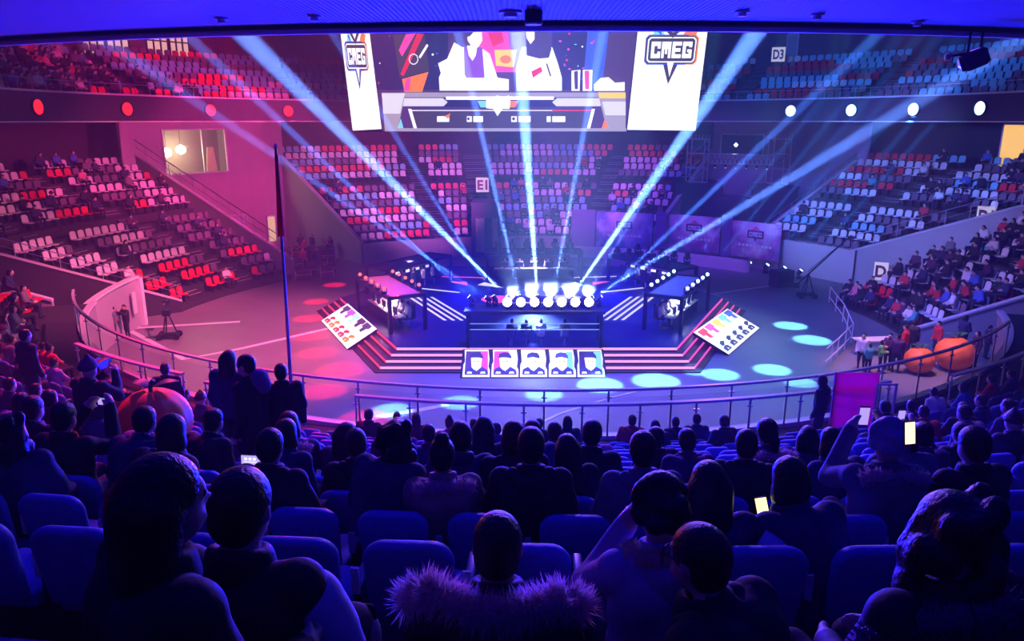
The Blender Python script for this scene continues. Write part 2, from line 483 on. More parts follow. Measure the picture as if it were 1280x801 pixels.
# back walls, balcony, roof
def ring_wall(name, r, a0, a1, z0, z1, m, label=None, th=.3):
    mb = MB(); mb.grid([arc(r, a0, a1, z0), arc(r, a0, a1, z1)]); mb.grid([arc(r + th, a0, a1, z0), arc(r + th, a0, a1, z1)])
    mb.grid([arc(r, a0, a1, z1), arc(r + th, a0, a1, z1)])
    return struct(mb.build(name, m), label)
ring_wall('wall_back_lower', 36.2, -108, 110, 0, 10.4, M_dark)
ring_wall('wall_back_upper', 34.2, -125, 125, 10.4, 20.5, mat('upper_wall', (.12, .09, .11), .7, var=.2, scale=1))
sl = MB(); sl.grid([arc(25.2, -125, 125, 10.4), arc(36, -125, 125, 10.4)]); sl.grid([arc(25.2, -125, 125, 11.55), arc(26, -125, 125, 11.55)])
struct(sl.build('ceiling_under_balcony', M_dark))
fa = MB(); fa.grid([arc(25.2, -125, 125, 10.5), arc(25.2, -125, 125, 11.9)])
fo = struct(fa.build('wall_balcony_fascia', M_fascia), 'dark balcony fascia carrying round lights')
MB().bars(arc(25.25, -125, 125, 11.9), .25, .1).build('coping', M_trim, fo)
MB().bars(arc(25.2, -125, 125, 10.4), .16, .07).build('edge_trim', M_trim, fo)
rail = thing('balcony_railing', 'thin steel railing on top of the balcony fascia', 'railing', pol(25.3, 0, 12.0))
o0 = pol(25.3, 0, 12.0)
MB().path([p - o0 for p in arc(25.3, -120, 120, 12.55)], .025, 6).build('handrail', M_steel, rail)
for k in range(0, 97):
    az = -120 + 2.5 * k; p = pol(25.3, az, 12.0)
    if in_frame(p): MB().tube(p - o0, p - o0 + Vector((0, 0, .56)), .018, n=5).build('post', M_steel, rail)
struct(MB().lathe([(36, 20.5), (24, 22.5), (10, 24), (.5, 24.3)], (CX, CY, 0), 48).build('ceiling', mat('roof_panels', (.02, .02, .03), .8)))

# near soffit over the camera: fine ribs run away from the rows
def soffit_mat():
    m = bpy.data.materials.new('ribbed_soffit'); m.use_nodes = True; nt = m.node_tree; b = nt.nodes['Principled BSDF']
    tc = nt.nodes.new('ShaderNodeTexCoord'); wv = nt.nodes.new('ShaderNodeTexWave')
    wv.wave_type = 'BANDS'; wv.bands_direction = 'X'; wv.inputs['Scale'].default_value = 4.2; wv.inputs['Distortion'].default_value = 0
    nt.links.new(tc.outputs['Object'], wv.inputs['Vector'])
    r = nt.nodes.new('ShaderNodeValToRGB'); r.color_ramp.elements[0].color = (.07, .10, .26, 1); r.color_ramp.elements[1].color = (.22, .30, .62, 1)  # blue of the stage light is partly put into this base colour
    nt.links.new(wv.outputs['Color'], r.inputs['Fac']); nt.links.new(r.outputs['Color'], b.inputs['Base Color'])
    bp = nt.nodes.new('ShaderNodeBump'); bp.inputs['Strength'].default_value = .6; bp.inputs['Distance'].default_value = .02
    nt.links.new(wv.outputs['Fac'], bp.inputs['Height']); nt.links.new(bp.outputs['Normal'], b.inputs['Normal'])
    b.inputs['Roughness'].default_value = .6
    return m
SOZ = 11.98
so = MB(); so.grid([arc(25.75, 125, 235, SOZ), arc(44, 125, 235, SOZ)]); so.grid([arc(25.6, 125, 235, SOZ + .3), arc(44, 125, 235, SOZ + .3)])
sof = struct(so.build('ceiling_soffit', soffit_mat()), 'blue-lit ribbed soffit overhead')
MB().bars(arc(25.65, 125, 235, SOZ - .13), .1, .07).build('edge_trim', mat('soffit_edge', (.8, .78, .8), .4), sof)
MB().bars(arc(25.72, 125, 235, SOZ - .06), .2, .36).build('edge_band', M_black, sof)
def downlight(x, y, rad, lab):
    p = at_z(x, y, SOZ)
    t = thing('ceiling_fixture', lab, 'light fixture', p)
    MB().lathe([(rad, -.03), (rad * .96, -.012), (rad * .96, 0)], n=24).build('rim', M_white, t)
    MB().lathe([(rad * .55, -.08), (rad * .6, -.03), (rad * .6, -.01)], n=20).build('cover', M_trim, t)
    return t
downlight(638, 14, .17, 'round white ceiling fixture beside the dark cylinder fixture over the screen')
for x, y, l in ((277, 22, 'round ceiling fixture over the upper windows'), (393, 19, 'small ceiling fixture beside the screen corner with the narrow logo panel'),
                (928, 13, 'small ceiling fixture beside the wide logo panel'), (1022, 17, 'round ceiling fixture over the teal upper seats'), (1147, 26, 'small ceiling fixture beside the hanging lamp')):
    downlight(x, y, .1, l)
p = at_z(667, 13, SOZ)
t = thing('cylinder_downlight', 'dark cylindrical downlight with a pale lens under the soffit', 'light fixture', p)
MB().lathe([(.125, -.17), (.125, 0)], n=24).build('housing', M_blk, t)
MB().lathe([(.118, -.19), (.122, -.165)], n=24).build('lens', mat('opal_lens', (.85, .85, .85), .3), t)

# front wall, deck and rails of the near stand
ring_wall('wall_near_front', 20.55, 112, 253, 0, 2.6, mat('near_wall', (.3, .28, .32), .7, var=.1), 'front wall under the near railing')
dk = MB(); dk.grid([arc(20.5, 112, 253, 2.72), arc(22.2, 112, 253, 2.72)]); struct(dk.build('floor_front_walkway', M_conc))
MB().bars(arc(20.6, 112, 253, 2.72), .25, .12).build('trim_1', M_trim)['kind'] = 'structure'
def ring_rail(name, label, r, a0, a1, zb, zt, step, wide, glass, railm=M_trim):
    o = pol(r, (a0 + a1) / 2, zb); t = thing(name, label, 'railing', o)
    MB().bars([p - o for p in arc(r, a0, a1, zt)], wide, .06).build('handrail', railm, t)
    n = int(abs(R(a1 - a0)) * r / step)
    for k in range(n + 1):
        a = a0 + (a1 - a0) * k / n; p = pol(r, a, zb) - o
        pm = MB().tube(p, p + Vector((0, 0, zt - zb)), .026, n=7); po = pm.build('post', M_steel, t)
        MB().box(p + Vector((0, 0, zt - zb - .17)), (.14, .05, .03)).build('clamp', M_steel, po)
        if glass and k < n:
            b = a + (a1 - a0) / n * .97; c = a + (a1 - a0) / n * .03
            q0, q1 = pol(r - .03, c, zb + .12) - o, pol(r - .03, b, zb + .12) - o; hh = Vector((0, 0, zt - zb - .3))
            th = Vector((-(q1 - q0).y, (q1 - q0).x, 0)).normalized() * .012
            MB().hexa([q0, q1, q1 + th, q0 + th, q0 + hh, q1 + hh, q1 + th + hh, q0 + th + hh]).build('glass_pane', M_glass, t)
    return t
ring_rail('front_railing', 'curved steel railing with glass panes at the arena edge of the near stand', 20.75, 133, 243, 2.8, 4.05, 1.55, .09, True)
ring_rail('aisle_railing', 'flat topped steel railing behind the front seats of the near stand', 21.75, 157.5, 193.5, 2.73, 4.06, 1.25, .13, False)
ring_rail('aisle_railing', 'short flat railing beside the large orange inflatable', 22.2, 197, 204, 2.73, 4.1, 1.1, .13, False)
ring_rail('aisle_railing', 'flat railing in front of the standing cameraman', 22.2, 206, 219, 2.8, 4.2, 1.3, .13, False)
ring_rail('aisle_railing', 'flat railing among the seats beyond the magenta board', 22.2, 140, 153, 2.8, 4.1, 1.25, .12, False)
# ------------------------------------------------------------------ flat print helper
class Plane:
    """a flat panel in the place; print on it is laid out in its own x/y (metres)"""
    def __init__(s, p0, x, y):
        s.p0 = Vector(p0); s.x = Vector(x).normalized(); y = Vector(y); s.y = (y - s.x * y.dot(s.x)).normalized(); s.n = s.x.cross(s.y)
    def px(s, x, y):
        d = Vector(ray(x, y)); o = Vector((0, 0, CAMZ)); t = (s.p0 - o).dot(s.n) / d.dot(s.n); q = o + d * t - s.p0
        return q.dot(s.x), q.dot(s.y)
    def w(s, a, b, c=0.0): return s.x * a + s.y * b + s.n * c       # relative to p0
    def mat4(s, a, b, c): 
        m = Matrix((s.x, s.y, s.n)).transposed().to_4x4(); m.translation = s.w(a, b, c); return m
class Print:
    def split(s, name, parent, loc):
        i = 0
        for f, m in zip(s.mb.f, s.mb.m):
            b = MB(); b.face([s.mb.v[k] for k in f]); b.build(name, s.mats[m], parent, loc)
    def __init__(s, pl, z0=.012, dz=.004): s.pl, s.mb, s.z, s.dz, s.mats, s.ix = pl, MB(), z0, dz, [], {}
    def mi(s, m):
        if m.name not in s.ix: s.ix[m.name] = len(s.mats); s.mats.append(m)
        return s.ix[m.name]
    def poly(s, pts, m, px=True, up=True):
        if up: s.z += s.dz
        L = [s.pl.px(*p) if px else p for p in pts]
        ar = sum(a[0] * b[1] - b[0] * a[1] for a, b in zip(L, L[1:] + L[:1]))
        if ar < 0: L = L[::-1]
        s.mb.face([s.pl.w(a, b, s.z) for a, b in L], s.mi(m))
    def rect(s, x0, y0, x1, y1, m, px=True, up=True): s.poly([(x0, y0), (x1, y0), (x1, y1), (x0, y1)], m, px, up)
    def ell(s, cx, cy, rx, ry, m, px=True, n=18): s.poly([(cx + rx * math.cos(2 * PI * k / n), cy + ry * math.sin(2 * PI * k / n)) for k in range(n)], m, px)
    def build(s, name, parent): return s.mb.build(name, s.mats, parent)
GLY = {'C': [(0, 0, .34, 1), (.2, .74, 1, 1), (.2, 0, 1, .26), (.68, .58, 1, .9), (.68, .1, 1, .4)],
       'M': [(0, 0, .28, 1), (.72, 0, 1, 1), (.2, .55, .8, 1), (.38, .25, .62, .7)],
       'E': [(0, 0, .34, 1), (.2, .76, 1, 1), (.2, .39, .9, .61), (.2, 0, 1, .24)],
       'G': [(0, 0, .34, 1), (.2, .74, 1, 1), (.2, 0, 1, .26), (.68, .1, 1, .52), (.5, .36, .9, .54), (.68, .66, 1, .9)]}
def letters(pr, word, cx, cy, wd, ht, m, gap=.12):
    n = len(word); lw = wd / (n + (n - 1) * gap); pr.z += pr.dz
    for i, ch in enumerate(word):
        x0 = cx - wd / 2 + i * lw * (1 + gap)
        for a, b, c, d in GLY[ch]:
            pr.rect(x0 + a * lw, cy - ht / 2 + b * ht, x0 + c * lw, cy - ht / 2 + d * ht, m, False, False)
def rr(cx, cy, w, h, c):
    a, b = w / 2, h / 2
    return [(cx - a + c, cy - b), (cx + a - c, cy - b), (cx + a, cy - b + c), (cx + a, cy + b - c), (cx + a - c, cy + b), (cx - a + c, cy + b), (cx - a, cy + b - c), (cx - a, cy - b + c)]
G_w = glow('led_white', (1, 1, 1), 1.15); G_k = mat('led_black', (.01, .008, .015), .4); G_dk = glow('led_navy', (.03, .02, .10), 1.0)
G_or = glow('led_orange', (1, .22, .02), 1.1); G_te = glow('led_teal', (.25, .75, .85), 1.0); G_rd = glow('led_red', (.85, .03, .06), 1.0)
G_gy = glow('led_grey', (.42, .36, .42), 1.0); G_lg = glow('led_pale_grey', (.75, .7, .76), 1.1); G_bl = glow('led_blue', (.06, .12, .75), 1.0)
G_pu = glow('led_purple', (.32, .1, .6), 1.0); G_pk = glow('led_pink', (.95, .08, .38), 1.0); G_yl = glow('led_yellow', (1, .55, .04), 1.3); G_pp = glow('led_plum', (.09, .04, .14), 1.0)
G_cy = glow('led_cyan', (.2, .6, 1), 1.2); G_sk = glow('led_skin', (1, .86, .8), 1.3); G_char = glow('led_charcoal', (.07, .05, .08), 1.0)
def cmeg(pr, cx, cy, s, sx=1.0):
    """speech-bubble logo with CMEG lettering; s = width in metres"""
    def P(pts, m): pr.poly([(cx + x * s * sx, cy + y * s) for x, y in pts], m, False)
    P([(-.42, .2), (-.30, .50), (-.12, .22)], G_te); P([(-.34, .38), (-.26, .40), (-.2, .24)], G_bl)
    P([(.16, .22), (.28, .40), (.5, .52), (.44, .36), (.34, .22)], G_or); P([(.2, .2), (.36, .38), (.52, .42), (.42, .22)], G_or)
    P([(-.14, -.26), (.16, -.26), (.0, -.66)], G_char)
    P(rr(0, 0, 1.04, .56, .06), G_or); P(rr(-.08, 0, .88, .565, .06), G_bl); P(rr(-.01, .0, 1.0, .53, .06), G_char)
    P(rr(0, 0, .95, .48, .05), G_w); P(rr(0, 0, .90, .43, .04), G_char)
    P([(-.24, .44), (.0, .22), (.24, .44), (.12, .5), (.0, .38), (-.12, .5)], G_char)
    P([(-.18, .52), (-.11, .56), (0, .44), (.11, .56), (.18, .52), (0, .32)], G_w)
    P([(-.06, -.24), (.07, -.24), (.01, -.52)], G_w)
    letters(pr, 'CMEG', cx, cy, .8 * s * sx, .31 * s, G_w)

# ------------------------------------------------------------------ the hanging screen
TL, TR_, BL_, BR_ = at_d(424, 33, 43.2), at_d(886, 33, 43.2), at_d(440, 163, 44.7), at_d(870, 163, 44.7)
sp = (BL_ + BR_) / 2
SP = Plane(sp, (1, 0, 0), (TL + TR_) / 2 - sp)
scr = thing('video_screen', 'large bright hanging video screen with a logo panel at each side', 'screen', sp)
def slab(pl, pts, z0, z1, m, name, parent, px=True):
    L = [pl.px(*p) if px else p for p in pts]
    ar = sum(a[0] * b[1] - b[0] * a[1] for a, b in zip(L, L[1:] + L[:1]))
    if ar < 0: L = L[::-1]
    n = len(L); mb = MB(); i = 0
    mb.v = [tuple(pl.w(a, b, z0)) for a, b in L] + [tuple(pl.w(a, b, z1)) for a, b in L]
    mb.f = [tuple(range(n))[::-1], tuple(range(n, 2 * n))] + [(k, (k + 1) % n, n + (k + 1) % n, n + k) for k in range(n)]; mb.m = [0] * len(mb.f)
    return mb.build(name, m, parent)
slab(SP, [(424, 30), (886, 30), (870, 165), (440, 165)], -.35, 0, M_black, 'cabinet', scr)
mid = slab(SP, [(462, 31), (797, 31), (782, 163), (478, 163)], .0, .01, G_pp, 'centre_panel', scr)
wl = slab(SP, [(425, 35), (461, 34), (477, 161), (441, 163)], .0, .03, G_w, 'narrow_logo_panel', scr)
wr = slab(SP, [(798, 31), (885, 33), (869, 163), (784, 162)], .0, .03, G_w, 'wide_logo_panel', scr)
pr = Print(SP, .034)
ax, ay = SP.px(839, 62); bx, by = SP.px(870, 62); lgw = (bx - ax) * 2.05; cmeg(pr, ax, ay, lgw)
pr.build('logo_print', wr)
pr = Print(SP, .034)
ax, ay = SP.px(446, 70); cmeg(pr, ax, ay, lgw, .42)
pr.build('logo_print', wl)
pr = Print(SP, .014)
Q = pr.poly
Q([(463, 32), (560, 32), (560, 112), (470, 112)], G_dk); Q([(690, 32), (796, 32), (784, 112), (690, 112)], G_dk)
Q([(735, 32), (762, 32), (752, 112), (728, 112)], G_bl); Q([(762, 32), (797, 32), (788, 112), (752, 112)], G_pp)
Q([(596, 32), (650, 32), (646, 90), (602, 90)], G_pk); Q([(634, 32), (664, 32), (658, 86), (640, 86)], G_pu)
Q([(618, 62), (646, 62), (642, 84), (620, 82)], G_yl); Q([(610, 40), (626, 36), (630, 52), (616, 58)], G_rd); pr.ell(632, 74, 7, 5, G_or)
rnd = random.Random(4)
for k in range(26):
    x, y = rnd.choice([(rnd.uniform(468, 548), rnd.uniform(38, 105)), (rnd.uniform(698, 745), rnd.uniform(40, 105))])
    pr.ell(x, y, rnd.uniform(.6, 2.2), rnd.uniform(.6, 1.6), rnd.choice([G_cy, G_bl, G_rd, G_pk, G_w]), n=8)
Q([(492, 43), (531, 41), (537, 88), (500, 97)], G_char); Q([(508, 42), (520, 41), (503, 70), (499, 62)], G_pk); Q([(522, 41), (530, 42), (505, 94), (501, 92)], G_rd)
Q([(503, 98), (536, 89), (528, 114), (506, 114)], G_or); Q([(508, 98), (514, 96), (512, 112), (505, 113)], G_pk)
for k in range(10):
    a = 2 * PI * k / 10; Q([(517.5 + 6 * math.cos(a), 73 + 7 * math.sin(a)), (517.5 + 6 * math.cos(a + .63), 73 + 7 * math.sin(a + .63)), (517.5 + 5 * math.cos(a + .63), 73 + 6 * math.sin(a + .63)), (517.5 + 5 * math.cos(a), 73 + 6 * math.sin(a))], G_w)
Q([(524, 70), (534, 54), (536, 56), (526, 72)], G_w)
# the two presenters on the screen
Q([(568, 52), (578, 58), (600, 58), (612, 66), (622, 96), (636, 98), (636, 112), (550, 112), (549, 96), (557, 78)], G_w)
Q([(580, 58), (603, 58), (606, 98), (588, 106), (581, 92)], G_pu); Q([(584, 56), (597, 56), (595, 68), (591, 75), (586, 68)], G_sk)
Q([(583, 33), (602, 32), (603, 50), (598, 58), (590, 57), (585, 50)], G_sk); Q([(579, 32), (598, 32), (588, 44), (582, 46)], G_char)
Q([(548, 78), (560, 72), (566, 84), (552, 92)], G_w); Q([(570, 96), (606, 96), (604, 110), (572, 112)], G_w)
Q([(652, 58), (668, 56), (690, 58), (697, 78), (702, 96), (702, 112), (646, 112), (645, 84)], G_w)
Q([(656, 32), (684, 32), (689, 60), (686, 71), (674, 72), (658, 68)], G_char); Q([(657, 32), (668, 32), (668, 48), (663, 54), (658, 46)], G_sk)
Q([(664, 88), (676, 82), (678, 88), (666, 96)], G_rd); Q([(682, 78), (684, 78), (689, 94), (687, 94)], G_char)
Q([(714, 87), (725, 86), (724, 112), (714, 112)], G_w); Q([(717, 88), (722, 87), (722, 110), (718, 110)], G_pp)
Q([(728, 86), (740, 86), (739, 112), (728, 112)], G_w); Q([(730, 87), (736, 87), (736, 110), (731, 110)], G_pk)
Q([(742, 112), (742, 104), (750, 96), (760, 95), (768, 102), (780, 101), (780, 112)], G_w)
# desk graphic
Q([(478, 114), (786, 114), (782, 162), (479, 162)], G_pp); Q([(500, 114), (752, 114), (752, 120), (500, 120)], G_gy); Q([(503, 121), (750, 121), (750, 131), (503, 131)], G_lg)
Q([(554, 121), (696, 121), (690, 126), (696, 132), (554, 132), (560, 126)], G_dk); Q([(558, 119), (692, 119), (692, 123), (558, 123)], G_w)
Q([(512, 134), (744, 134), (738, 159), (518, 159)], G_char); Q([(514, 135.5), (742, 135.5), (742, 137), (514, 137)], G_lg); Q([(690, 135.5), (742, 135.5), (742, 137), (690, 137)], G_rd)
Q([(478, 114), (508, 114), (498, 160), (482, 160)], G_gy); Q([(478, 115), (507, 115), (505, 122), (479, 122)], G_lg); Q([(479, 122), (505, 122), (501, 140), (480, 140)], G_lg)
Q([(746, 113), (781, 113), (781, 160), (758, 160)], G_gy); Q([(747, 114), (781, 114), (781, 121), (749, 121)], G_yl); Q([(752, 125), (781, 125), (781, 142), (756, 142)], G_lg)
Q([(497, 161), (502, 146), (506, 161)], G_te); Q([(750, 162), (755, 147), (762, 162)], G_or); Q([(482, 158), (782, 158), (782, 162), (482, 162)], G_gy)
Q([(511, 134), (515, 134), (522, 158), (518, 158)], G_w); Q([(739, 134), (743, 134), (737, 158), (733, 158)], G_w)
Q([(597, 124), (608, 124), (612, 132), (601, 132)], G_te); Q([(636, 124), (648, 124), (644, 132), (634, 132)], G_or)
Q([(608, 118), (616, 121), (622, 117), (628, 121), (636, 117), (638, 124), (637, 134), (628, 134), (622, 143), (617, 134), (608, 133)], G_w)
for x0, x1 in ((547, 562), (584, 590), (592, 604), (639, 646), (648, 663), (683, 688), (690, 706)):
    Q([(x0, 143), (x1, 143), (x1, 150), (x0, 150)], G_w)
Q([(556, 143), (564, 139), (561, 146)], G_or); pr.ell(586, 146, 1.6, 2.0, G_char); pr.ell(642, 146, 1.8, 2.2, G_char)
for x in (695, 699, 703): Q([(x, 144), (x + .7, 144), (x + .7, 147), (x, 147)], G_char)
pr.build('live_picture', mid)
for x in (470, 640, 850):
    a = Vector((*SP.w(*SP.px(x, 34), -.2),)); MB().tube(a, a + Vector((0, 0, 8.2)), .03, n=6).build('hanger_cable', M_black, scr)

# ------------------------------------------------------------------ moving-head lamps and their beams
def lens_mat(col, s): return glow('lens_%d_%d_%d_%d' % (col[0] * 99, col[1] * 99, col[2] * 99, s * 10), col, s)
MHC = {}
def moving_head(loc, d, col, label, group, s=1.0, est=6.0, yaw=0.0):
    key = (tuple(round(c, 2) for c in d), col, est)
    if key in MHC:
        return dup(MHC[key], loc, 0, label, group, s)
    d = Vector(d).normalized(); t = thing('moving_head_lamp', label, 'stage light', loc, 0, group, s)
    MB().box((0, 0, .06), (.34, .34, .12)).build('base', M_blk, t, bevel=.02)
    ya = math.atan2(d.x, d.y) if abs(d.x) + abs(d.y) > 1e-3 else 0
    rot = Matrix.Rotation(-ya, 3, 'Z'); c = Vector((0, 0, .42))
    y = MB().box(rot @ Vector((0, 0, .14)), (.42, .12, .06), rot)
    for sx in (-1, 1): y.box(rot @ Vector((sx * .19, 0, .28)), (.05, .11, .3), rot)
    y.build('yoke', M_blk, t)
    fr = cross_frame(d)
    h = MB().lathe([(.08, -.2), (.13, -.15), (.15, 0), (.16, .2), (.15, .22)], c, 16, 0, fr).build('head', M_blk, t, smooth=False)
    MB().lathe([(.138, .222), (.12, .235)], c, 16, 0, fr).build('lens', lens_mat(col, est), h)
    MHC[key] = t
    return t
WB = (.55, .75, 1)
beams = [(590, 383, 300, 112, 2.0, 1.8), (611, 374, 380, 225, 2.0, 1.5), (619, 384, 490, 170, 2.0, 1.3), (637, 378, 420, 165, 3.6, 3.6), (650, 383, 600, 165, 2.4, 2.0),
         (672, 377, 656, 165, 4.2, 4.2), (690, 377, 731, 165, 2.4, 2.0), (712, 377, 858, 172, 3.8, 4.0), (728, 380, 800, 265, 1.9, 1.3), (737, 376, 1000, 222, 2.6, 2.2), (748, 383, 960, 180, 2.0, 1.6)]
BEAM_W = 9500000
for i, (x0, y0, x1, y1, deg, k) in enumerate(beams):
    a = at_d(x0, 381, 32.6); b = at_d(x1, y1, 36.5); d = (b - a).normalized()
    a.z = 2.52
    moving_head(a, d, (.85, .92, 1), 'white-blue beam lamp on the roof beam of the front booth', 'beam lamps along the front booth', .72, 25)
    spot(a + Vector((0, 0, .30)) + d * .19, a + Vector((0, 0, .30)) + d * 9, BEAM_W * k, (.07, .22, 1) if k < 2 else (.12, .28, 1), deg, .6, .06)
# round lamps added for the white glare at the booth roof, facing the stand
bl0 = None
for x in (634, 651, 668, 685, 702, 719, 736):
    a = at_d(x, 379, 31.95); a.z = 2.5
    if bl0: dup(bl0, a); continue
    bl0 = thing('glare_lamp', 'added round white lamp making the glare on the booth roof', 'stage light', a, 0, 'added glare lamps on the front booth')
    MB().box((0, .02, .1), (.1, .2, .2)).build('bracket', M_blk, bl0); fr_ = cross_frame((0, -1, .12))
    hs = MB().lathe([(.12, -.16), (.2, -.05), (.22, .06), (.2, .07)], (0, 0, .34), 20, 0, fr_).build('housing', M_blk, bl0)
    MB().lathe([(.195, .072), (.15, .11), (.05, .125)], (0, 0, .34), 20, 0, fr_).build('lens', glow('glare_lens', (.85, .92, 1), 28), hs)
# added upright spots and a fog volume stand in for lamp glare over the booth
for x in (640, 664, 688, 712, 735):
    a = at_d(x, 381, 32.3); a.z = 2.9
    spot(a, a + Vector((0, -.12, 1)), 28000, (.3, .5, 1), 70, 1.0, .12)
fm = bpy.data.materials.new('glare_fog'); fm.use_nodes = True; nt = fm.node_tree; nt.nodes.clear()
fo_ = nt.nodes.new('ShaderNodeOutputMaterial'); vs_ = nt.nodes.new('ShaderNodeVolumeScatter'); tc = nt.nodes.new('ShaderNodeTexCoord'); gr = nt.nodes.new('ShaderNodeTexGradient'); gr.gradient_type = 'QUADRATIC_SPHERE'
mp = nt.nodes.new('ShaderNodeMapping'); mp.inputs['Scale'].default_value = (1 / 3.0, 1 / .8, 1 / .75); mu = nt.nodes.new('ShaderNodeMath'); mu.operation = 'MULTIPLY'; mu.inputs[1].default_value = 1.1
nt.links.new(tc.outputs['Object'], mp.inputs[0]); nt.links.new(mp.outputs[0], gr.inputs[0]); nt.links.new(gr.outputs['Fac'], mu.inputs[0]); nt.links.new(mu.outputs[0], vs_.inputs['Density']); nt.links.new(vs_.outputs[0], fo_.inputs['Volume'])
pc = at_d(690, 371, 32.4)
fp = MB().lathe([(.02, -.75), (.5, -.65), (.87, -.37), (1, 0), (.87, .37), (.5, .65), (.02, .75)], n=24)
fp.v = [(x * 3.0, y * .8, z) for x, y, z in fp.v]
tag(fp.build('glare_fog', fm, None, pc), 'added fog volume standing in for the glare of the front booth lamps', 'fog', kind='stuff')

# pools of light on the floor from the roof ring above
for (px, py, pw, rad) in ((1015, 425, 1, .95), (988, 407, 1, .9), (965, 462, 1, .85), (900, 468, 1, .85), (868, 465, .7, .5), (820, 476, 1.2, 1.05), (750, 481, 1.3, 1.0), (680, 493, .8, .8), (575, 503, .8, .8), (490, 513, .9, .8), (1000, 478, .7, .7)):
    f = at_z(px, py, 0); L = Vector((f.x + 2.5, f.y + 2, 18)); D = (L - f).length
    spot(L, f, 120000 * pw, (.16, .58, 1), math.degrees(2 * math.atan(rad / D)), .3, .1)
for (px, py, rad) in ((418, 356, .8), (395, 377, .8), (386, 398, .9), (388, 420, 1.0), (396, 441, 1.0), (425, 463, 1.1), (405, 489, 1.0), (455, 523, 1.0)):
    f = at_z(px, py, 0); L = Vector((f.x - 3, f.y - 2, 18)); D = (L - f).length
    spot(L, f, 50000, (1, .005, .03), math.degrees(2 * math.atan(rad / D)), .4, .1)
# made-up uplights behind the low barrier, added to draw the parallel blue beams
for i, (x0, y0, x1) in enumerate(((868, 330, 1096), (892, 333, 1130), (914, 335, 1155), (936, 337, 1180), (960, 340, 1207), (985, 343, 1240), (1010, 346, 1271))):
    a = at_z(x0, y0, 0); a = Vector((CX, CY, 0)) + (a - Vector((CX, CY, 0))).normalized() * 22.2; b = at_d(x1, 46, 46); d = (b - a).normalized()
    moving_head(a, d, (.4, .7, 1), 'added blue uplight behind the low white barrier', 'added uplights behind the white barrier', 1.0, 6)
    spot(a + Vector((0, 0, .42)) + d * .3, a + d * 9 + Vector((0, 0, .42)), 3200000, (.02, .24, 1), 2.3, .6, .06)
# ------------------------------------------------------------------ the stage
X0 = 1.1
HEX = [(6.2, 31.9), (10.8, 41.5), (6.2, 51.0), (-6.2, 51.0), (-10.8, 41.5), (-6.2, 31.9)]
def hexp(k, z): return [Vector((X0 + x * k, 41.45 + (y - 41.45) * k, z)) for x, y in HEX]
stage = thing('stage_platform', 'hexagonal dark stage platform ringed by glowing steps', 'stage', (X0, 41.45, 0))
so_ = Vector((X0, 41.45, 0))
M_stage = mat('stage_deck', (.014, .017, .085), .5, var=.3, scale=1.5, spec=.25)
MB().prism([(p.x - X0, p.y - 41.45) for p in hexp(1, 0)], .8).build('deck', M_stage, stage)
G_sf = glow('step_glow_pink', (1, .42, .62), 1.0); G_sl = glow('step_glow_red', (1, .06, .16), .95); G_sr = glow('step_glow_magenta', (1, .1, .42), 1.0); G_sb = glow('step_glow_blue', (.3, .3, 1), .5)
for j in range(1, 5):
    k = 1 + .31 * j / 9.55; zt = .8 - .19 * j
    P = hexp(k, 0)
    st = MB().prism([(p.x - X0, p.y - 41.45) for p in P], max(.05, zt)).build('step', M_blk, stage)
for j in range(0, 4):
    k = 1 + .31 * j / 9.55 + .0015; zt = .8 - .19 * j
    P = [p - so_ for p in hexp(k, zt - .14)]
    for a, b, m in ((5, 0, G_sf), (5, 4, G_sl), (0, 1, G_sr), (3, 4, G_sb), (1, 2, G_sb)):
        MB().bars([P[a], P[b]], .03, .11, 0).build('light_strip', m, stage)
MB().lathe([(3.4, .0), (3.4, .16), (3.2, .2)], (0, -1.2, .8), 40).build('round_dais', M_stage, stage)
# glowing floor graphics on the deck
pr = Print(Plane((X0, 41.45, .805), (1, 0, 0), (0, 1, 0)), .0, .002)
G_fp = glow('deck_light_pale', (.8, .75, 1), 1.0); G_fb = glow('deck_light_blue', (.05, .1, .9), .7); G_fr = glow('deck_light_red', (1, .12, .3), .9)
for s in (-1, 1):
    for k in range(4):
        a = (s * (3.1 + .42 * k), -5.0); b = (s * (5.6 + .42 * k), .2)
        pr.poly([a, (a[0] + s * .16, a[1]), (b[0] + s * .16, b[1]), b], G_fp, False)
    pr.poly([(s * 1.6, 2.6), (s * 3.2, 3.4), (s * 2.8, 4.2)], G_fp, False); pr.poly([(s * 3.8, 3.2), (s * 5, 4.4), (s * 3.9, 4.2)], G_fr, False)
    pr.poly([(s * 4.2, 1.2), (s * 6.8, 2.4), (s * 6.7, 2.6), (s * 4.1, 1.4)], G_fp, False)
    pr.poly([(s * 2.6, 5.4), (s * 5.6, 5.8), (s * 5.6, 6.0), (s * 2.6, 5.6)], G_fr if s < 0 else G_fp, False)
pr.split('floor_light', stage, (0, 0, .806))
pr = Print(Plane((X0, 41.45, 1.003), (1, 0, 0), (0, 1, 0)), .0, .003)
pr.ell(-1.9, -1.2, .9, .9, G_fr, False); pr.ell(1.9, -1.2, 1.0, 1.0, G_fp, False); pr.ell(0, -2.6, 1.4, .7, G_fp, False); pr.ell(0, .2, 1.2, .8, G_fb, False)
pr.split('dais_light', stage, (0, 0, 1.004))

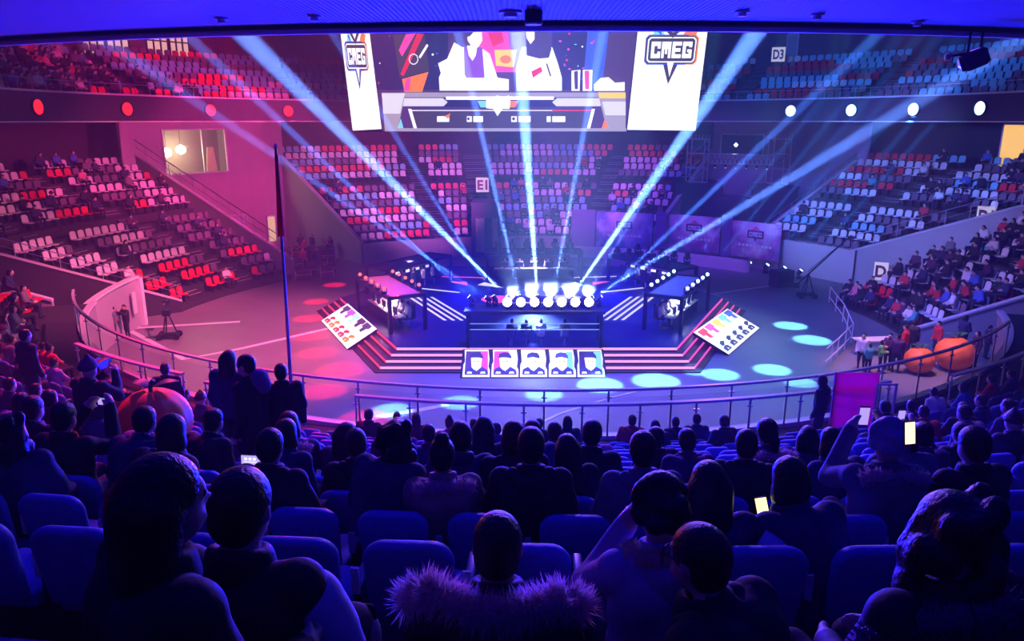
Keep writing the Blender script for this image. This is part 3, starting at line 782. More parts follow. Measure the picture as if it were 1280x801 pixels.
# tilted portrait panels along the stage front
bl, br_ = at_z(577, 471, .05), at_z(757, 471, .05)
wd_ = (br_.x - bl.x) / 5; yb = bl.y
PP = Plane(((bl.x + br_.x) / 2, yb, .05), (1, 0, 0), (0, 1.05, .86))
hp = math.hypot(1.05, .86)
pt = thing('portrait_display', 'row of five tilted portrait panels with jagged white frames along the stage front', 'display', PP.p0)
slab(PP, [(-wd_ * 2.56, -.06), (wd_ * 2.56, -.06), (wd_ * 2.5, hp + .05), (-wd_ * 2.5, hp + .05)], -.12, -.01, M_blk, 'backing', pt, False)
bgs = [(G_pp, G_pk), (G_pk, G_w), (G_w, G_w), (G_w, G_te), (G_dk, G_te)]
G_nv = glow('led_uniform_navy', (.03, .035, .14), 1.0); G_cap = glow('led_cap_blue', (.07, .08, .3), 1.0); G_ol = glow('led_olive', (.12, .12, .06), 1)
for i in range(5):
    cx = (i - 2) * wd_; a = wd_ * .47
    fr = slab(PP, [(cx - a, 0), (cx + a, 0), (cx + a, .35), (cx + a - .06, .5), (cx + a - .02, .9), (cx + a - .07, hp), (cx - a + .05, hp), (cx - a + .08, .75), (cx - a + .02, .6)], -.01, .02, G_w, 'portrait_panel', pt, False)
    pr = Print(PP, .022, .003)
    def F(pts, m): pr.poly([(cx + x * a, y * hp) for x, y in pts], m, False)
    b1, b2 = bgs[i]
    F([(-.86, .06), (.88, .06), (.84, .94), (-.8, .94)], b1); F([(.1, .2), (.86, .2), (.82, .92), (.3, .92)], b2)
    F([(-.34, .3), (-.1, .24), (.14, .24), (.36, .34), (.42, .7), (-.42, .7)], G_sk); F([(.1, .36), (.36, .36), (.38, .62), (.2, .6)], G_lg)
    F([(-.5, .68), (-.42, .84), (-.1, .9), (.3, .88), (.46, .78), (.5, .66), (0, .72)], G_nv if i != 3 else G_cap)
    F([(-.84, .06), (.86, .06), (.82, .24), (.4, .36), (.08, .22), (-.1, .22), (-.4, .36), (-.8, .26)], G_nv)
    F([(-.1, .32), (.1, .32), (.02, .18)], G_sk); F([(-.7, .1), (-.3, .1), (-.34, .17), (-.62, .18)], G_w); F([(.3, .1), (.7, .1), (.64, .18), (.36, .17)], G_w)
    F([(-.2, .54), (-.08, .54), (-.08, .57), (-.2, .57)], G_char); F([(.08, .54), (.22, .54), (.22, .57), (.08, .57)], G_char); F([(-.06, .38), (.1, .38), (.1, .4), (-.06, .4)], G_rd)
    pr.build('portrait_print', fr)

# tilted LED ramps at the two sides
def ramp(a, b, c, d, flip, label):      # a,b upper edge; c,d lower edge (c under a)
    P = Plane((c + d) / 2, (d - c), (a - c)); t = thing('tilted_led_panel', label, 'display', P.p0)
    W_ = (d - c).length / 2; H_ = (a - c).dot(P.y)
    slab(P, [(-W_, 0), (W_, 0), (W_, H_), (-W_, H_)], -.14, 0, M_blk, 'backing', t, False)
    sc_ = slab(P, [(-W_, 0), (W_, 0), (W_, H_), (-W_, H_)], 0, .015, G_w, 'screen', t, False)
    pr = Print(P, .017, .003)
    cols = [(G_nv, G_rd), (G_pu, G_or), (G_te, G_rd), (G_dk, G_rd), (G_nv, G_or)] if not flip else [(G_rd, G_nv), (G_pk, G_dk), (G_yl, G_nv), (G_te, G_nv), (G_bl, G_dk)]
    for i in range(5):
        x0 = -W_ * .92 + i * W_ * 1.84 / 5; x1 = x0 + W_ * .33; m = (x0 + x1) / 2; q = W_ * .07
        top, bot = cols[i]
        pr.poly([(x0, H_ * .74), (x1, H_ * .80), (x1, H_ * .95), (x0, H_ * .95)], top, False)
        pr.poly([(m - q, H_ * .62), (m + q, H_ * .58), (m + q * 1.4, H_ * .78), (m, H_ * .84), (m - q, H_ * .78)], top, False)
        pr.poly([(x0 + q, H_ * .42), (x1 - q, H_ * .46), (m, H_ * .56)], G_lg, False)
        pr.poly([(x0, H_ * .07), (x1 - q, H_ * .07), (x1 - q, H_ * .2), (m, H_ * .24), (x0, H_ * .2)], bot, False)
        pr.poly([(x0 + q, H_ * .26), (m, H_ * .24), (x1, H_ * .34), (m + q, H_ * .4), (m - q, H_ * .36)], bot, False)
        pr.poly([(x0 - q * .25, H_ * .05), (x0 - q * .05, H_ * .05), (x0 - q * .05, H_ * .96), (x0 - q * .25, H_ * .96)], G_gy, False)
        pr.poly([(x0 + q * 1.5, H_ * .1), (x0 + q * 2.2, H_ * .1), (x0 + q * 2, H_ * .17)], G_w, False)
    pr.build('screen_print', sc_)
u1, u2 = at_z(440, 384, .86), at_z(477, 415, .86); l1, l2 = at_z(402, 401, .06), at_z(434, 436, .06)
ramp(u1, u2, l1, l2, False, 'tilted white LED panel with red figures beside the red-lit steps')
u1, u2 = at_z(866, 416, .86), at_z(905, 389, .86); l1, l2 = at_z(911, 443, .06), at_z(949, 410, .06)
ramp(u1, u2, l1, l2, True, 'tilted white LED panel with dark figures beside the blue-lit floor')

# front booth with glass and roof beam
fb = thing('front_booth', 'low glass-fronted presenter booth in the middle of the stage front', 'booth', (.95, 32.4, .8))
bx0, bx1 = at_d(585, 400, 32.0).x - .95, at_d(751, 400, 32.0).x - .95
for x in (bx0, bx1):
    for y in (-.6, .6): MB().box((x, y, .85), (.14, .14, 1.7)).build('post', M_black, fb)
MB().box(((bx0 + bx1) / 2, .0, 1.62), (bx1 - bx0 + .3, 1.5, .14)).build('roof_beam', M_blk, fb)
MB().box(((bx0 + bx1) / 2, -.68, .42), (bx1 - bx0 - .1, .03, .84)).build('glass_front', mat('booth_glass', (.1, .15, .6), .1, alpha=.25), fb)
M_bb = mat('booth_panel', (.12, .14, .4), .4, var=.1)
MB().box(((bx0 + bx1) / 2, .62, .62), (bx1 - bx0 - .1, .06, 1.2)).build('rear_panel', M_bb, fb)
G_bs = glow('booth_strip', (.25, .4, 1), 1.0)
for z in (.86, 1.12): MB().box(((bx0 + bx1) / 2, -.7, z), (bx1 - bx0 - .2, .03, .025)).build('rail_light', G_bs, fb)
MB().box(((bx0 + bx1) / 2, .25, .62), (bx1 - bx0 - .8, .5, .05)).build('desk', M_bb, fb)
spot((.95, 32.3, 2.3), (.95, 32.5, .8), 1600, (.3, .5, 1), 150, .6, .2)

# player booths: open black frames with roofs and lamps
def frame_booth(label, c, ux, L, W, top, lampcol, est, lamps, name='player_booth', roofm=None, n=5, heads=False, lampgrp='', lamplab='', inward=1):
    ux = Vector((ux[0], ux[1], 0)).normalized(); uy = Vector((-ux.y, ux.x, 0)); c = Vector(c)
    rot = Matrix((ux, uy, Vector((0, 0, 1)))).transposed(); t = thing(name, label, 'booth', c)
    h = top - c.z
    for a in (-1, 1):
        for b in (-1, 1):
            MB().box(rot @ Vector((a * L / 2, b * W / 2, h / 2)), (.16, .16, h), rot).build('post', M_black, t)
        MB().box(rot @ Vector((0, a * W / 2, h + .02)), (L + .16, .16, .16), rot).build('roof_beam', M_black, t)
        MB().box(rot @ Vector((a * L / 2, 0, h + .02)), (.16, W, .16), rot).build('roof_beam', M_black, t)
    MB().box(rot @ Vector((0, 0, h + .02)), (L - .1, W - .1, .06), rot).build('roof', roofm or M_stage, t)
    MB().box(rot @ Vector((0, inward * W * .12, .62)), (L * .86, .5, .05), rot).build('desk_top', M_swhite, t)
    MB().box(rot @ Vector((0, inward * (W * .12 + .2), .32)), (L * .86, .04, .6), rot).build('desk_front', M_blk, t)
    for k in range(n):
        x = (k - (n - 1) / 2) * L * .8 / n
        mo = MB().box(rot @ Vector((x, inward * (W * .12 + .1), .88)), (.52, .04, .32), rot).box(rot @ Vector((x, inward * (W * .12 + .12), .7)), (.06, .04, .12), rot).build('monitor', M_blk, t)
        MB().box(rot @ Vector((x, inward * (W * .12 + .075), .89)), (.48, .01, .28), rot).build('screen', glow('monitor_glow', (.7, .75, 1), 1.0), mo)
    for b in ((-1, 1) if lamps else ()):
        for k in range(lamps):
            p = c + rot @ Vector(((k - (lamps - 1) / 2) * L * .92 / lamps, b * W / 2, h + .1))
            if heads: moving_head(p, (.15, .3, 1), lampcol, lamplab, lampgrp, .95, est)
            else: moving_head(p, (.1, -1, .25), lampcol, lamplab, lampgrp, .62, est)
    return rot, c
LD = Vector((-8.2 + 5.8, 39 - 34.5, 0)).normalized()
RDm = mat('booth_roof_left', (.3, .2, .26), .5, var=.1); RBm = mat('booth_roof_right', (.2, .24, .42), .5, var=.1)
spotsP = []
cL = Vector(((-4.05 - 8.2) / 2, (34.3 + 39) / 2, .8))
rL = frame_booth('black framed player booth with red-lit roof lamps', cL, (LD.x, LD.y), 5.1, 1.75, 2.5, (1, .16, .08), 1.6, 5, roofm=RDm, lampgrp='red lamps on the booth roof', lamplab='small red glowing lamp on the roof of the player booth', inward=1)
cR = Vector((2 * X0 - cL.x, cL.y, .8))
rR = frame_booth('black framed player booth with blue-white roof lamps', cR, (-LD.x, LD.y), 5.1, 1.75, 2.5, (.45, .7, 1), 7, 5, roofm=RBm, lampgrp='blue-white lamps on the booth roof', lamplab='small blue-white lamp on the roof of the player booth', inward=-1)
BD = Vector((6.75 - 10.3, 46.4 - 41.2, 0)).normalized()
cBR = Vector((8.3, 44.3, .8)); cBL = Vector((2 * X0 - 8.3, 44.3, .8))
rBR = frame_booth('rear player booth carrying dark moving heads before the banners', cBR, (BD.x, BD.y), 5.6, 1.7, 2.35, (.03, .03, .06), .2, 5, heads=True, lampgrp='dark moving heads on the rear booths', lamplab='unlit dark moving head on a rear booth roof', inward=-1)
rBL = frame_booth('rear player booth under pink haze by the far stand', cBL, (-BD.x, BD.y), 5.6, 1.7, 2.35, (.03, .03, .06), .2, 0, inward=1)
cBC = Vector((1.4, 47.2, .8))
rBC = frame_booth('rear centre booth with dark moving heads on its beam', cBC, (1, 0), 5.9, 1.7, 2.45, (.03, .03, .06), .2, 6, heads=True, lampgrp='dark moving heads on the rear booths', lamplab='unlit dark moving head on a rear booth roof', inward=-1)
# down-light under the booth roofs
for c, col in ((cL, (1, .5, .6)), (cR, (.7, .75, 1)), (cBL, (1, .5, .7)), (cBR, (.6, .6, 1)), (cBC, (.7, .5, 1))):
    spot(c + Vector((0, 0, 1.58)), c, 450, col, 150, .5, .25)

# ------------------------------------------------------------------ fascia lights
def wall_az(x, r, z):
    best = min((abs((to_pix(pol(r, a / 4, z)) or (9e9, 0))[0] - x), a / 4) for a in range(-480, 481))
    return best[1]
for col, xs, nm, lb in (((1, .012, .015), (45, 157, 261, 359), 'red', 'round red light glowing on the dark balcony fascia'), ((.45, .85, 1), (990, 1065, 1143, 1228), 'cyan', 'round pale cyan light glowing on the dark balcony fascia')):
    for x in xs:
        a = wall_az(x, 25.2, 11.2); p = pol(25.12, a, 11.15); d = (Vector((CX, CY, 11.15)) - p).normalized(); fr = cross_frame(d)
        t = thing('fascia_light', lb, 'stage light', p, 0, nm + ' fascia lights')
        MB().lathe([(.42, -.08), (.42, .04), (.38, .06)], n=24, frame=fr).build('housing', M_blk, t)
        MB().lathe([(.37, .062), (.3, .1), (.1, .12)], n=24, frame=fr).build('lens', glow('fascia_' + nm, col, 2.2 if nm == 'red' else 3), t)
        q = Vector((CX, CY, 2)) if nm == 'red' else Vector((CX, CY - 6, 3))
        spot(p + d * .2, q, 1500, col, 60, .6, .3)

# ------------------------------------------------------------------ left gap: control-room wall, window and doorways
WR = 33.2
aw0, aw1 = wall_az(204, WR, 8), wall_az(284, WR, 8); wz0, wz1 = 6.55, 9.85
ring_wall('wall_booth_side', WR, -60.6, aw0, 0, 10.4, M_wall, th=.25); ring_wall('wall_booth_end', WR, aw1, -38, 0, 10.4, M_wall, th=.25)
ring_wall('wall_booth_below', WR, aw0, aw1, 0, wz0, M_wall, th=.25); ring_wall('wall_booth_above', WR, aw0, aw1, wz1, 10.4, M_wall, th=.25)
M_room = mat('room_wall', (.16, .13, .10), .8, var=.2, scale=3)
rm = MB(); rm.grid([arc(WR + 2.4, aw0 - 1, aw1 + 1, wz0 - .5), arc(WR + 2.4, aw0 - 1, aw1 + 1, 10.3)]); rm.grid([arc(WR + .2, aw0 - 1, aw1 + 1, wz0 - .3), arc(WR + 2.4, aw0 - 1, aw1 + 1, wz0 - .3)])
rm.face([pol(WR + .2, aw0 - .8, wz0 - .5), pol(WR + 2.4, aw0 - .8, wz0 - .5), pol(WR + 2.4, aw0 - .8, 10.3), pol(WR + .2, aw0 - .8, 10.3)])
rm.face([pol(WR + .2, aw1 + .8, wz0 - .5), pol(WR + 2.4, aw1 + .8, wz0 - .5), pol(WR + 2.4, aw1 + .8, 10.3), pol(WR + .2, aw1 + .8, 10.3)])
struct(rm.build('wall_control_room', M_room))
wf = MB(); 
for z in (wz0, wz1): wf.bars(arc(WR - .03, aw0, aw1, z - .05, 6), .12, .1)
for a in (aw0, aw1): wf.box(pol(WR - .03, a, (wz0 + wz1) / 2), (.12, .12, wz1 - wz0), Matrix.Rotation(R(180 - a), 3, 'Z'))
wi = struct(wf.build('window_1', M_trim), 'wide window of the lit control room')
MB().box(pol(WR, aw0 + (aw1 - aw0) * .62, (wz0 + wz1) / 2), (.06, .08, wz1 - wz0), Matrix.Rotation(R(180 - aw0), 3, 'Z')).build('mullion', M_trim, wi)
gp = MB(); gp.grid([arc(WR + .03, aw0, aw1, wz0, 6), arc(WR + .03, aw0, aw1, wz1, 6)]); gp.build('pane', mat('window_glass', (.9, .9, .9), .05, alpha=.08), wi)
G_lamp = glow('room_lamp', (1, .86, .62), 30)
for fr_, zz in ((.22, 8.1), (.44, 8.3)):
    a = aw0 + (aw1 - aw0) * fr_; p = pol(WR + 1.6, a, zz)
    t = thing('room_lamp', 'blazing warm lamp seen through the control-room window', 'lamp', p, 0, 'lamps in the control room')
    MB().lathe([(.05, -.35), (.3, -.2), (.36, 0), (.3, .2), (.05, .35)], n=16).build('globe', G_lamp, t)
    MB().tube((0, 0, .3), (0, 0, 2.0), .02).build('cord', M_blk, t)
    L = bpy.data.lights.new('lamp', 'POINT'); L.energy = 260; L.color = (1, .8, .5); L.shadow_soft_size = .3
    lo_ = bpy.data.objects.new('lamp', L); COL.objects.link(lo_); lo_.location = p - Vector((CX, CY, 0)).normalized() * 0 + (Vector((CX, CY, zz)) - p).normalized() * .5
a = aw0 + (aw1 - aw0) * .86
t = thing('easel_board', 'pale leaning board inside the control room', 'board', pol(WR + 1.2, a, wz0 - .3), R(180 - a))
MB().prism([(-.45, .3), (.45, .3), (.25, 2.2), (-.25, 2.2)], .06, 0, Matrix.Rotation(R(90), 3, 'X')).build('panel', mat('tan_board', (.5, .36, .22), .6), t)
MB().tube((0, -.02, 1.5), (0, -.6, 0), .03).build('leg', M_wood, t)
def doorway(x0, x1, ytop, r, z0, z1, m, name, label=None):
    a0, a1 = wall_az(x0, r, z1), wall_az(x1, r, z1)
    g = MB(); g.grid([arc(r - .06, a0, a1, z0, 4), arc(r - .06, a0, a1, z1, 4)]); d = struct(g.build(name, m), label)
    f = MB(); f.bars(arc(r - .08, a0, a1, z1, 4), .1, .1)
    for a in (a0, a1): f.box(pol(r - .08, a, (z0 + z1) / 2), (.1, .1, z1 - z0), Matrix.Rotation(R(180 - a), 3, 'Z'))
    f.build('frame', M_trim, d)
    return d
doorway(266, 282, 277, WR, .6, 2.75, glow('door_amber', (.7, .32, .1), .7), 'door_1', 'amber-lit doorway under the control room')
doorway(285, 307, 272, WR, .5, 3.0, mat('door_grey', (.45, .52, .6), .5), 'door_2', 'grey double door under the control room')
doorway(333, 344, 278, WR, .6, 2.7, glow('door_cream', (.75, .55, .3), .7), 'door_3', 'cream-lit doorway beside the flag')
# upper windows
def upper_window(i, x0, x1, r=34.15, z0=14.9, z1=18.2):
    a0, a1 = wall_az(x0, r, 16), wall_az(x1, r, 16)
    g = MB(); g.grid([arc(r - .04, a0, a1, z0, 4), arc(r - .04, a0, a1, z1, 4)]); d = struct(g.build('window_%d' % i, glow('lit_window', (.62, .40, .34), .95)), 'cream-lit window behind the upper tier')
    for k in range(4):
        a = a0 + (a1 - a0) * k / 3; MB().box(pol(r - .1, a, (z0 + z1) / 2), (.09, .1, z1 - z0), Matrix.Rotation(R(180 - a), 3, 'Z')).build('mullion', M_dark, d)
    MB().bars(arc(r - .1, a0, a1, 16.1, 4), .1, .09).build('transom', M_dark, d); MB().bars(arc(r - .1, a0, a1, z0 - .05, 4), .14, .1).build('sill', M_trim, d)
for i, (x0, x1) in enumerate(((100, 128), (132, 160), (182, 208), (210, 236))): upper_window(i + 2, x0, x1)
doorway(985, 998, 57, 34.15, 15.0, 17.2, mat('upper_door', (.35, .36, .45), .5), 'door_4', 'pale door behind the upper tier')
doorway(1256, 1300, 160, 36.15, 7.4, 10.2, glow('door_warm', (1, .55, .12), 1.0), 'door_5', 'yellow-lit opening under the balcony')

# ------------------------------------------------------------------ section signs
def sign(name, s, x0, x1, y0, y1, D, col, label, tilt=0):
    c = at_d((x0 + x1) / 2, (y0 + y1) / 2, D); q = (Vector((CX * 0, 0, CAMZ)) - c); q.z = 0
    w_ = (at_d(x1, y0, D) - at_d(x0, y0, D)).length; h_ = abs(at_d(x0, y1, D).z - at_d(x0, y0, D).z)
    rz = math.atan2(q.x, -q.y); t = thing(name, label, 'sign', c - Vector((0, 0, h_ / 2)), rz)
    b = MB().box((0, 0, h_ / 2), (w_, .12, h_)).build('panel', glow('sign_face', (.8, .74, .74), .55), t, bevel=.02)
    me = text_mesh('lettering', s, h_ * .82, col, .01); xs = [v.co.x for v in me.vertices]; k = min(1.3, w_ * .78 / (max(xs) - min(xs))); xm = (max(xs) + min(xs)) / 2; ys = [v.co.y for v in me.vertices]; ym = (max(ys) + min(ys)) / 2
    me.transform(Matrix.Translation((0, -.07, h_ / 2)) @ Matrix.Rotation(R(90), 4, 'X') @ Matrix.Diagonal((k, 1.1, 1, 1)) @ Matrix.Translation((-xm, -ym, 0)))
    obj('lettering', me, b)
    for sx in (-1, 1): MB().tube((sx * w_ * .35, .05, 0), (sx * w_ * .35, .05, -.6), .03, n=6).build('bracket', M_blk, t)
T_red = mat('sign_ink_red', (.25, .02, .05), .5); T_plum = mat('sign_ink_plum', (.2, .02, .12), .5)
sign('section_sign', 'E1', 595, 611, 222, 240, 62, T_plum, 'white section sign reading E1 above the far entrance')
sign('section_sign', 'D1', 1222, 1242, 258, 284, 46.5, T_plum, 'white section sign reading D1 at the right stand')
sign('section_sign', 'D3', 965, 981, 59, 77, 62, T_plum, 'white section sign reading D3 on the upper tier')
sign('section_sign', 'VIP3', 275, 291, 111, 122, 56.5, T_red, 'small red and white section sign at the balcony edge')
sign('section_sign', 'D', 1093, 1109, 328, 350, 44.5, T_plum, 'white letter sign at the foot of the right stand')

# E1 portal: dark entrance block with white curtains
po = at_d(607, 310, 59); pz = 4.3
pt_ = struct(MB().box((po.x, 60.6, 2.0), (2.2, 3.0, 4.6)).build('wall_portal', mat('portal_wall', (.14, .1, .2), .7)), 'dark entrance block under the E1 sign')
MB().box((po.x + .1, 59.07, 1.7), (1.5, .08, 2.8)).build('opening', M_dark, pt_)
cu = MB()
for s in (-1,):
    n = 14; rows = []
    for z in (.4, 1.2, 2.2, 3.1): rows.append([(po.x + .1 + s * (.15 + .055 * k), 58.98 - .05 * (k % 2), z) for k in range(n)])
    cu.grid(rows)
tag(cu.build('entrance_curtain', M_swhite), 'white pleated curtain hanging in the E1 entrance', 'curtain')
cu = MB(); rows = [[(po.x + .55 + .055 * k, 58.98 - .05 * (k % 2), z) for k in range(8)] for z in (.4, 1.2, 2.2, 3.1)]; cu.grid(rows)
tag(cu.build('entrance_curtain', M_swhite), 'narrow white curtain strip at the far side of the E1 entrance', 'curtain')
# tunnel-block beside the red stairs and grey front wall of the far stand
ring_wall('wall_far_front', 21.9, -35, 8, 0, 1.5, M_wall)
ring_wall('wall_right_front', 23.4, 44, 64, 0, 2.3, M_wall, 'pale front wall of the right stand')
bw = ring_wall('wall_low_barrier', 21.15, 9, 47, 0, .85, M_white, 'low white barrier in front of the banners')

# ------------------------------------------------------------------ banners, drapes and scaffold in the right gap
def banner_mat(i):
    m = bpy.data.materials.new('banner_print_%d' % i); m.use_nodes = True; nt = m.node_tree; b = nt.nodes['Principled BSDF']
    tc = nt.nodes.new('ShaderNodeTexCoord'); mp = nt.nodes.new('ShaderNodeMapping'); mp.inputs['Location'].default_value = (i * 3.1, 0, 0)
    n = nt.nodes.new('ShaderNodeTexNoise'); n.inputs['Scale'].default_value = .9; n.inputs['Detail'].default_value = 6
    g = nt.nodes.new('ShaderNodeTexGradient'); g.gradient_type = 'SPHERICAL'; mp2 = nt.nodes.new('ShaderNodeMapping')
    mp2.inputs['Location'].default_value = (0, 0, -.55); mp2.inputs['Scale'].default_value = (.40, .3, .42)
    ad = nt.nodes.new('ShaderNodeMath'); ad.operation = 'MULTIPLY_ADD'; ad.inputs[1].default_value = .75
    cr = nt.nodes.new('ShaderNodeValToRGB'); e = cr.color_ramp.elements; e[0].position = .22; e[0].color = (.10, .05, .22, 1); e[1].position = .9; e[1].color = (.95, .92, 1, 1)
    k = cr.color_ramp.elements.new(.5); k.color = (.42, .12, .42, 1) if i != 0 else (.2, .25, .55, 1)
    nt.links.new(tc.outputs['Object'], mp.inputs['Vector']); nt.links.new(mp.outputs[0], n.inputs['Vector'])
    nt.links.new(tc.outputs['Object'], mp2.inputs['Vector']); nt.links.new(mp2.outputs[0], g.inputs['Vector'])
    nt.links.new(g.outputs['Fac'], ad.inputs[0]); nt.links.new(n.outputs['Fac'], ad.inputs[2])
    sb = nt.nodes.new('ShaderNodeMath'); sb.operation = 'SUBTRACT'; sb.inputs[1].default_value = .12
    nt.links.new(ad.outputs[0], sb.inputs[0]); nt.links.new(sb.outputs[0], cr.inputs['Fac']); nt.links.new(cr.outputs[0], b.inputs['Base Color'])
    b.inputs['Roughness'].default_value = .7
    return m
M_cur = mat('violet_curtain', (.2, .1, .34), .8, var=.2)
def banner(a0, a1, z0, z1, i, label, rb=22.9):
    am = (a0 + a1) / 2; o = pol(rb, am, z0 + .0); n = 40; rows = []
    t = thing('printed_banner', label, 'banner', o, R(180 - am)); inv = Matrix.Rotation(-R(180 - am), 3, 'Z')
    for z in (z0, (z0 + z1) / 2, z1):
        rows.append([inv @ (pol(rb + .04 * math.sin(k * 1.1 + z), a0 + (a1 - a0) * k / n, z) - o) for k in range(n + 1)])
    # material coordinates centred on the print
    cl = MB(); cl.grid([[Vector(p) - Vector((0, 0, (z1 - z0) / 2 - .3)) for p in r] for r in rows]); c = cl.build('cloth', banner_mat(i), t, (0, 0, (z1 - z0) / 2 - .3), smooth=True)
    P = Plane((0, .1, 0), (-1, 0, 0), (0, 0, 1)); pr = Print(P, .0, .004)
    s = 1.25; zc = .75
    ink = mat('banner_ink', (.16, .05, .2), .6); wh = mat('banner_white', (.92, .9, .95), .6); pnk = mat('banner_pink', (.9, .2, .45), .6)
    pr.poly([(-.3 * s, zc + .22 * s), (0, zc + .48 * s), (.32 * s, zc + .24 * s)], pnk, False)
    pr.poly([(-.12 * s, zc - .18 * s), (.12 * s, zc - .18 * s), (0, zc - .44 * s)], ink, False)
    pr.poly(rr(0, zc, 1.02 * s, .46 * s, .06), ink, False); letters(pr, 'CMEG', 0, zc, .80 * s, .27 * s, wh)
    for k in range(9): pr.rect(-1.3 + k * .3, zc - .92, -1.3 + k * .3 + .22, zc - .74, wh, False, False)
    pr.build('logo_print', c).location = (0, .09, 0)
    for a in (a0, a1): MB().tube(inv @ (pol(rb + .05, a, 0) - o), inv @ (pol(rb + .05, a, z1 + .1) - o), .04, n=6).build('pole', M_blk, t)
banner(14.2, 26.0, .75, 3.6, 0, 'violet and pale blue printed banner by the red-lit stairs', 21.75)
banner(28.4, 38.6, .75, 3.5, 1, 'printed banner with a pink cloud between two other banners')
banner(40.8, 50.5, .75, 3.4, 2, 'magenta printed banner next to the right stand')
for a0, a1, lb in ((9, 14, 'violet curtain beside the red-lit stairs'), (26.1, 28.3, 'violet curtain strip between the pale blue and the pink cloud banner'), (38.7, 40.7, 'violet curtain strip next to the magenta banner')):
    rows = []; n = max(8, int((a1 - a0) * 4))
    for z in (.4, 2, 3.7): rows.append([pol((21.8 if a0 < 20 else 22.35 if a0 < 30 else 23.0) + .07 * (k % 2), a0 + (a1 - a0) * k / n, z) for k in range(n + 1)])
    c = MB(); c.grid(rows); tag(c.build('pleated_curtain', M_cur, smooth=True), lb, 'curtain')
M_drape = mat('black_drape', (.02, .02, .05), .9, var=.3, scale=3)
def hex_at(pts, D0, D1, name, m, lab):
    o = at_d(*pts[0], D0); o.z = 0
    f = [at_d(x, y, D0) - o for x, y in pts]; b = [p + Vector((0, D1 - D0, 0)) for p in f]
    mb = MB(); n = len(f); mb.v = [tuple(p) for p in f + b]
    mb.f = [tuple(range(n)), tuple(range(2 * n - 1, n - 1, -1))] + [(k, n + k, n + (k + 1) % n, (k + 1) % n) for k in range(n)]; mb.m = [0] * len(mb.f)
    ob = mb.build(name, m, None, o); tag(ob, lab, 'drape'); return ob
hex_at([(824, 300), (948, 305), (948, 250), (905, 246), (903, 228), (846, 228)], 62.6, 66, 'draped_riser', M_drape, 'black draped riser under the scaffold')
hex_at([(951, 290), (985, 290), (1000, 233), (951, 232)], 60.5, 63, 'draped_riser', M_drape, 'black draped block beside the right stand parapet')
ring_wall('wall_gap_right', 33.6, 29, 51, 0, 10.4, mat('gap_wall', (.3, .2, .34), .7, var=.1, scale=1))
def lattice(mb, a, b, w_, n, r=.03):
    a, b = Vector(a), Vector(b); d = (b - a).normalized(); u = Vector((0, 1, 0)) ; v = d.cross(u).normalized()
    cs = [u * w_ / 2 + v * w_ / 2, u * w_ / 2 - v * w_ / 2, -u * w_ / 2 - v * w_ / 2, -u * w_ / 2 + v * w_ / 2]
    for c in cs: mb.tube(a + c, b + c, r * 1.3, n=5)
    for k in range(n):
        p, q = a.lerp(b, k / n), a.lerp(b, (k + 1) / n)
        for j in range(4):
            mb.tube(p + cs[j], q + cs[(j + 1) % 4], r, n=4); mb.tube(p + cs[j], p + cs[(j + 1) % 4], r, n=4)
D_ = 61.5
def tower(x0, x1, y0, y1, lab):
    a, b = at_d(x0, y1, D_), at_d(x1, y0, D_); t = thing('scaffold_tower', lab, 'scaffold', (a.x, D_, a.z)); W_, H_ = b.x - a.x, b.z - a.z
    for x in (0, W_):
        for y in (0, 1.4): MB().tube((x, y, 0), (x, y, H_), .05, n=6).build('upright', M_alu, t)
    for k in range(4):
        z = H_ * k / 3; m = MB()
        for y in (0, 1.4): m.tube((0, y, z), (W_, y, z), .04, n=5)
        for x in (0, W_): m.tube((x, 0, z), (x, 1.4, z), .04, n=5)
        m.build('ledger', M_alu, t)
        if k < 3: MB().tube((0, 0, z), (W_, 0, z + H_ / 3), .035, n=5).build('brace', M_alu, t)
    for k in range(6): MB().tube((W_ * k / 5, 0, H_), (W_ * k / 5, 0, H_ + .35), .03, n=5).build('finial', M_alu, t)
tower(862, 887, 174, 228, 'aluminium scaffold tower beside the screen corner'); tower(964, 990, 174, 230, 'aluminium scaffold tower next to the right stand')
a, b = at_d(888, 198, D_), at_d(966, 200, D_); t = thing('lighting_truss', 'horizontal lattice truss spanning the two scaffold towers', 'truss', a)
m = MB(); lattice(m, (0, 0, 0), b - a, .75, 14, .025); m.build('lattice', M_alu, t)
for k in range(6):
    p = (b - a) * ((k + .5) / 6) + Vector((0, 0, -.5)); MB().lathe([(.06, -.2), (.1, 0), (.04, .14)], p, 8).build('lamp_can', M_blk, t); MB().lathe([(.05, -.22), (.05, -.2)], p, 8).build('lens', glow('truss_led', (.8, .8, 1), 3), t)
p = at_d(920, 181, 62.0); t = thing('work_light', 'single bright lamp above the lattice truss', 'lamp', p)
MB().lathe([(.03, -.14), (.14, 0), (.03, .14)], n=12).build('bulb', glow('work_lamp', (1, .95, .85), 20), t); MB().tube((0, 0, .1), (0, 0, 1.2), .02, n=5).build('cable', M_blk, t)
doorway(902, 955, 172, 33.55, 7.6, 9.3, mat('dark_opening', (.02, .02, .02), .6), 'window_6', 'dark control window behind the truss')
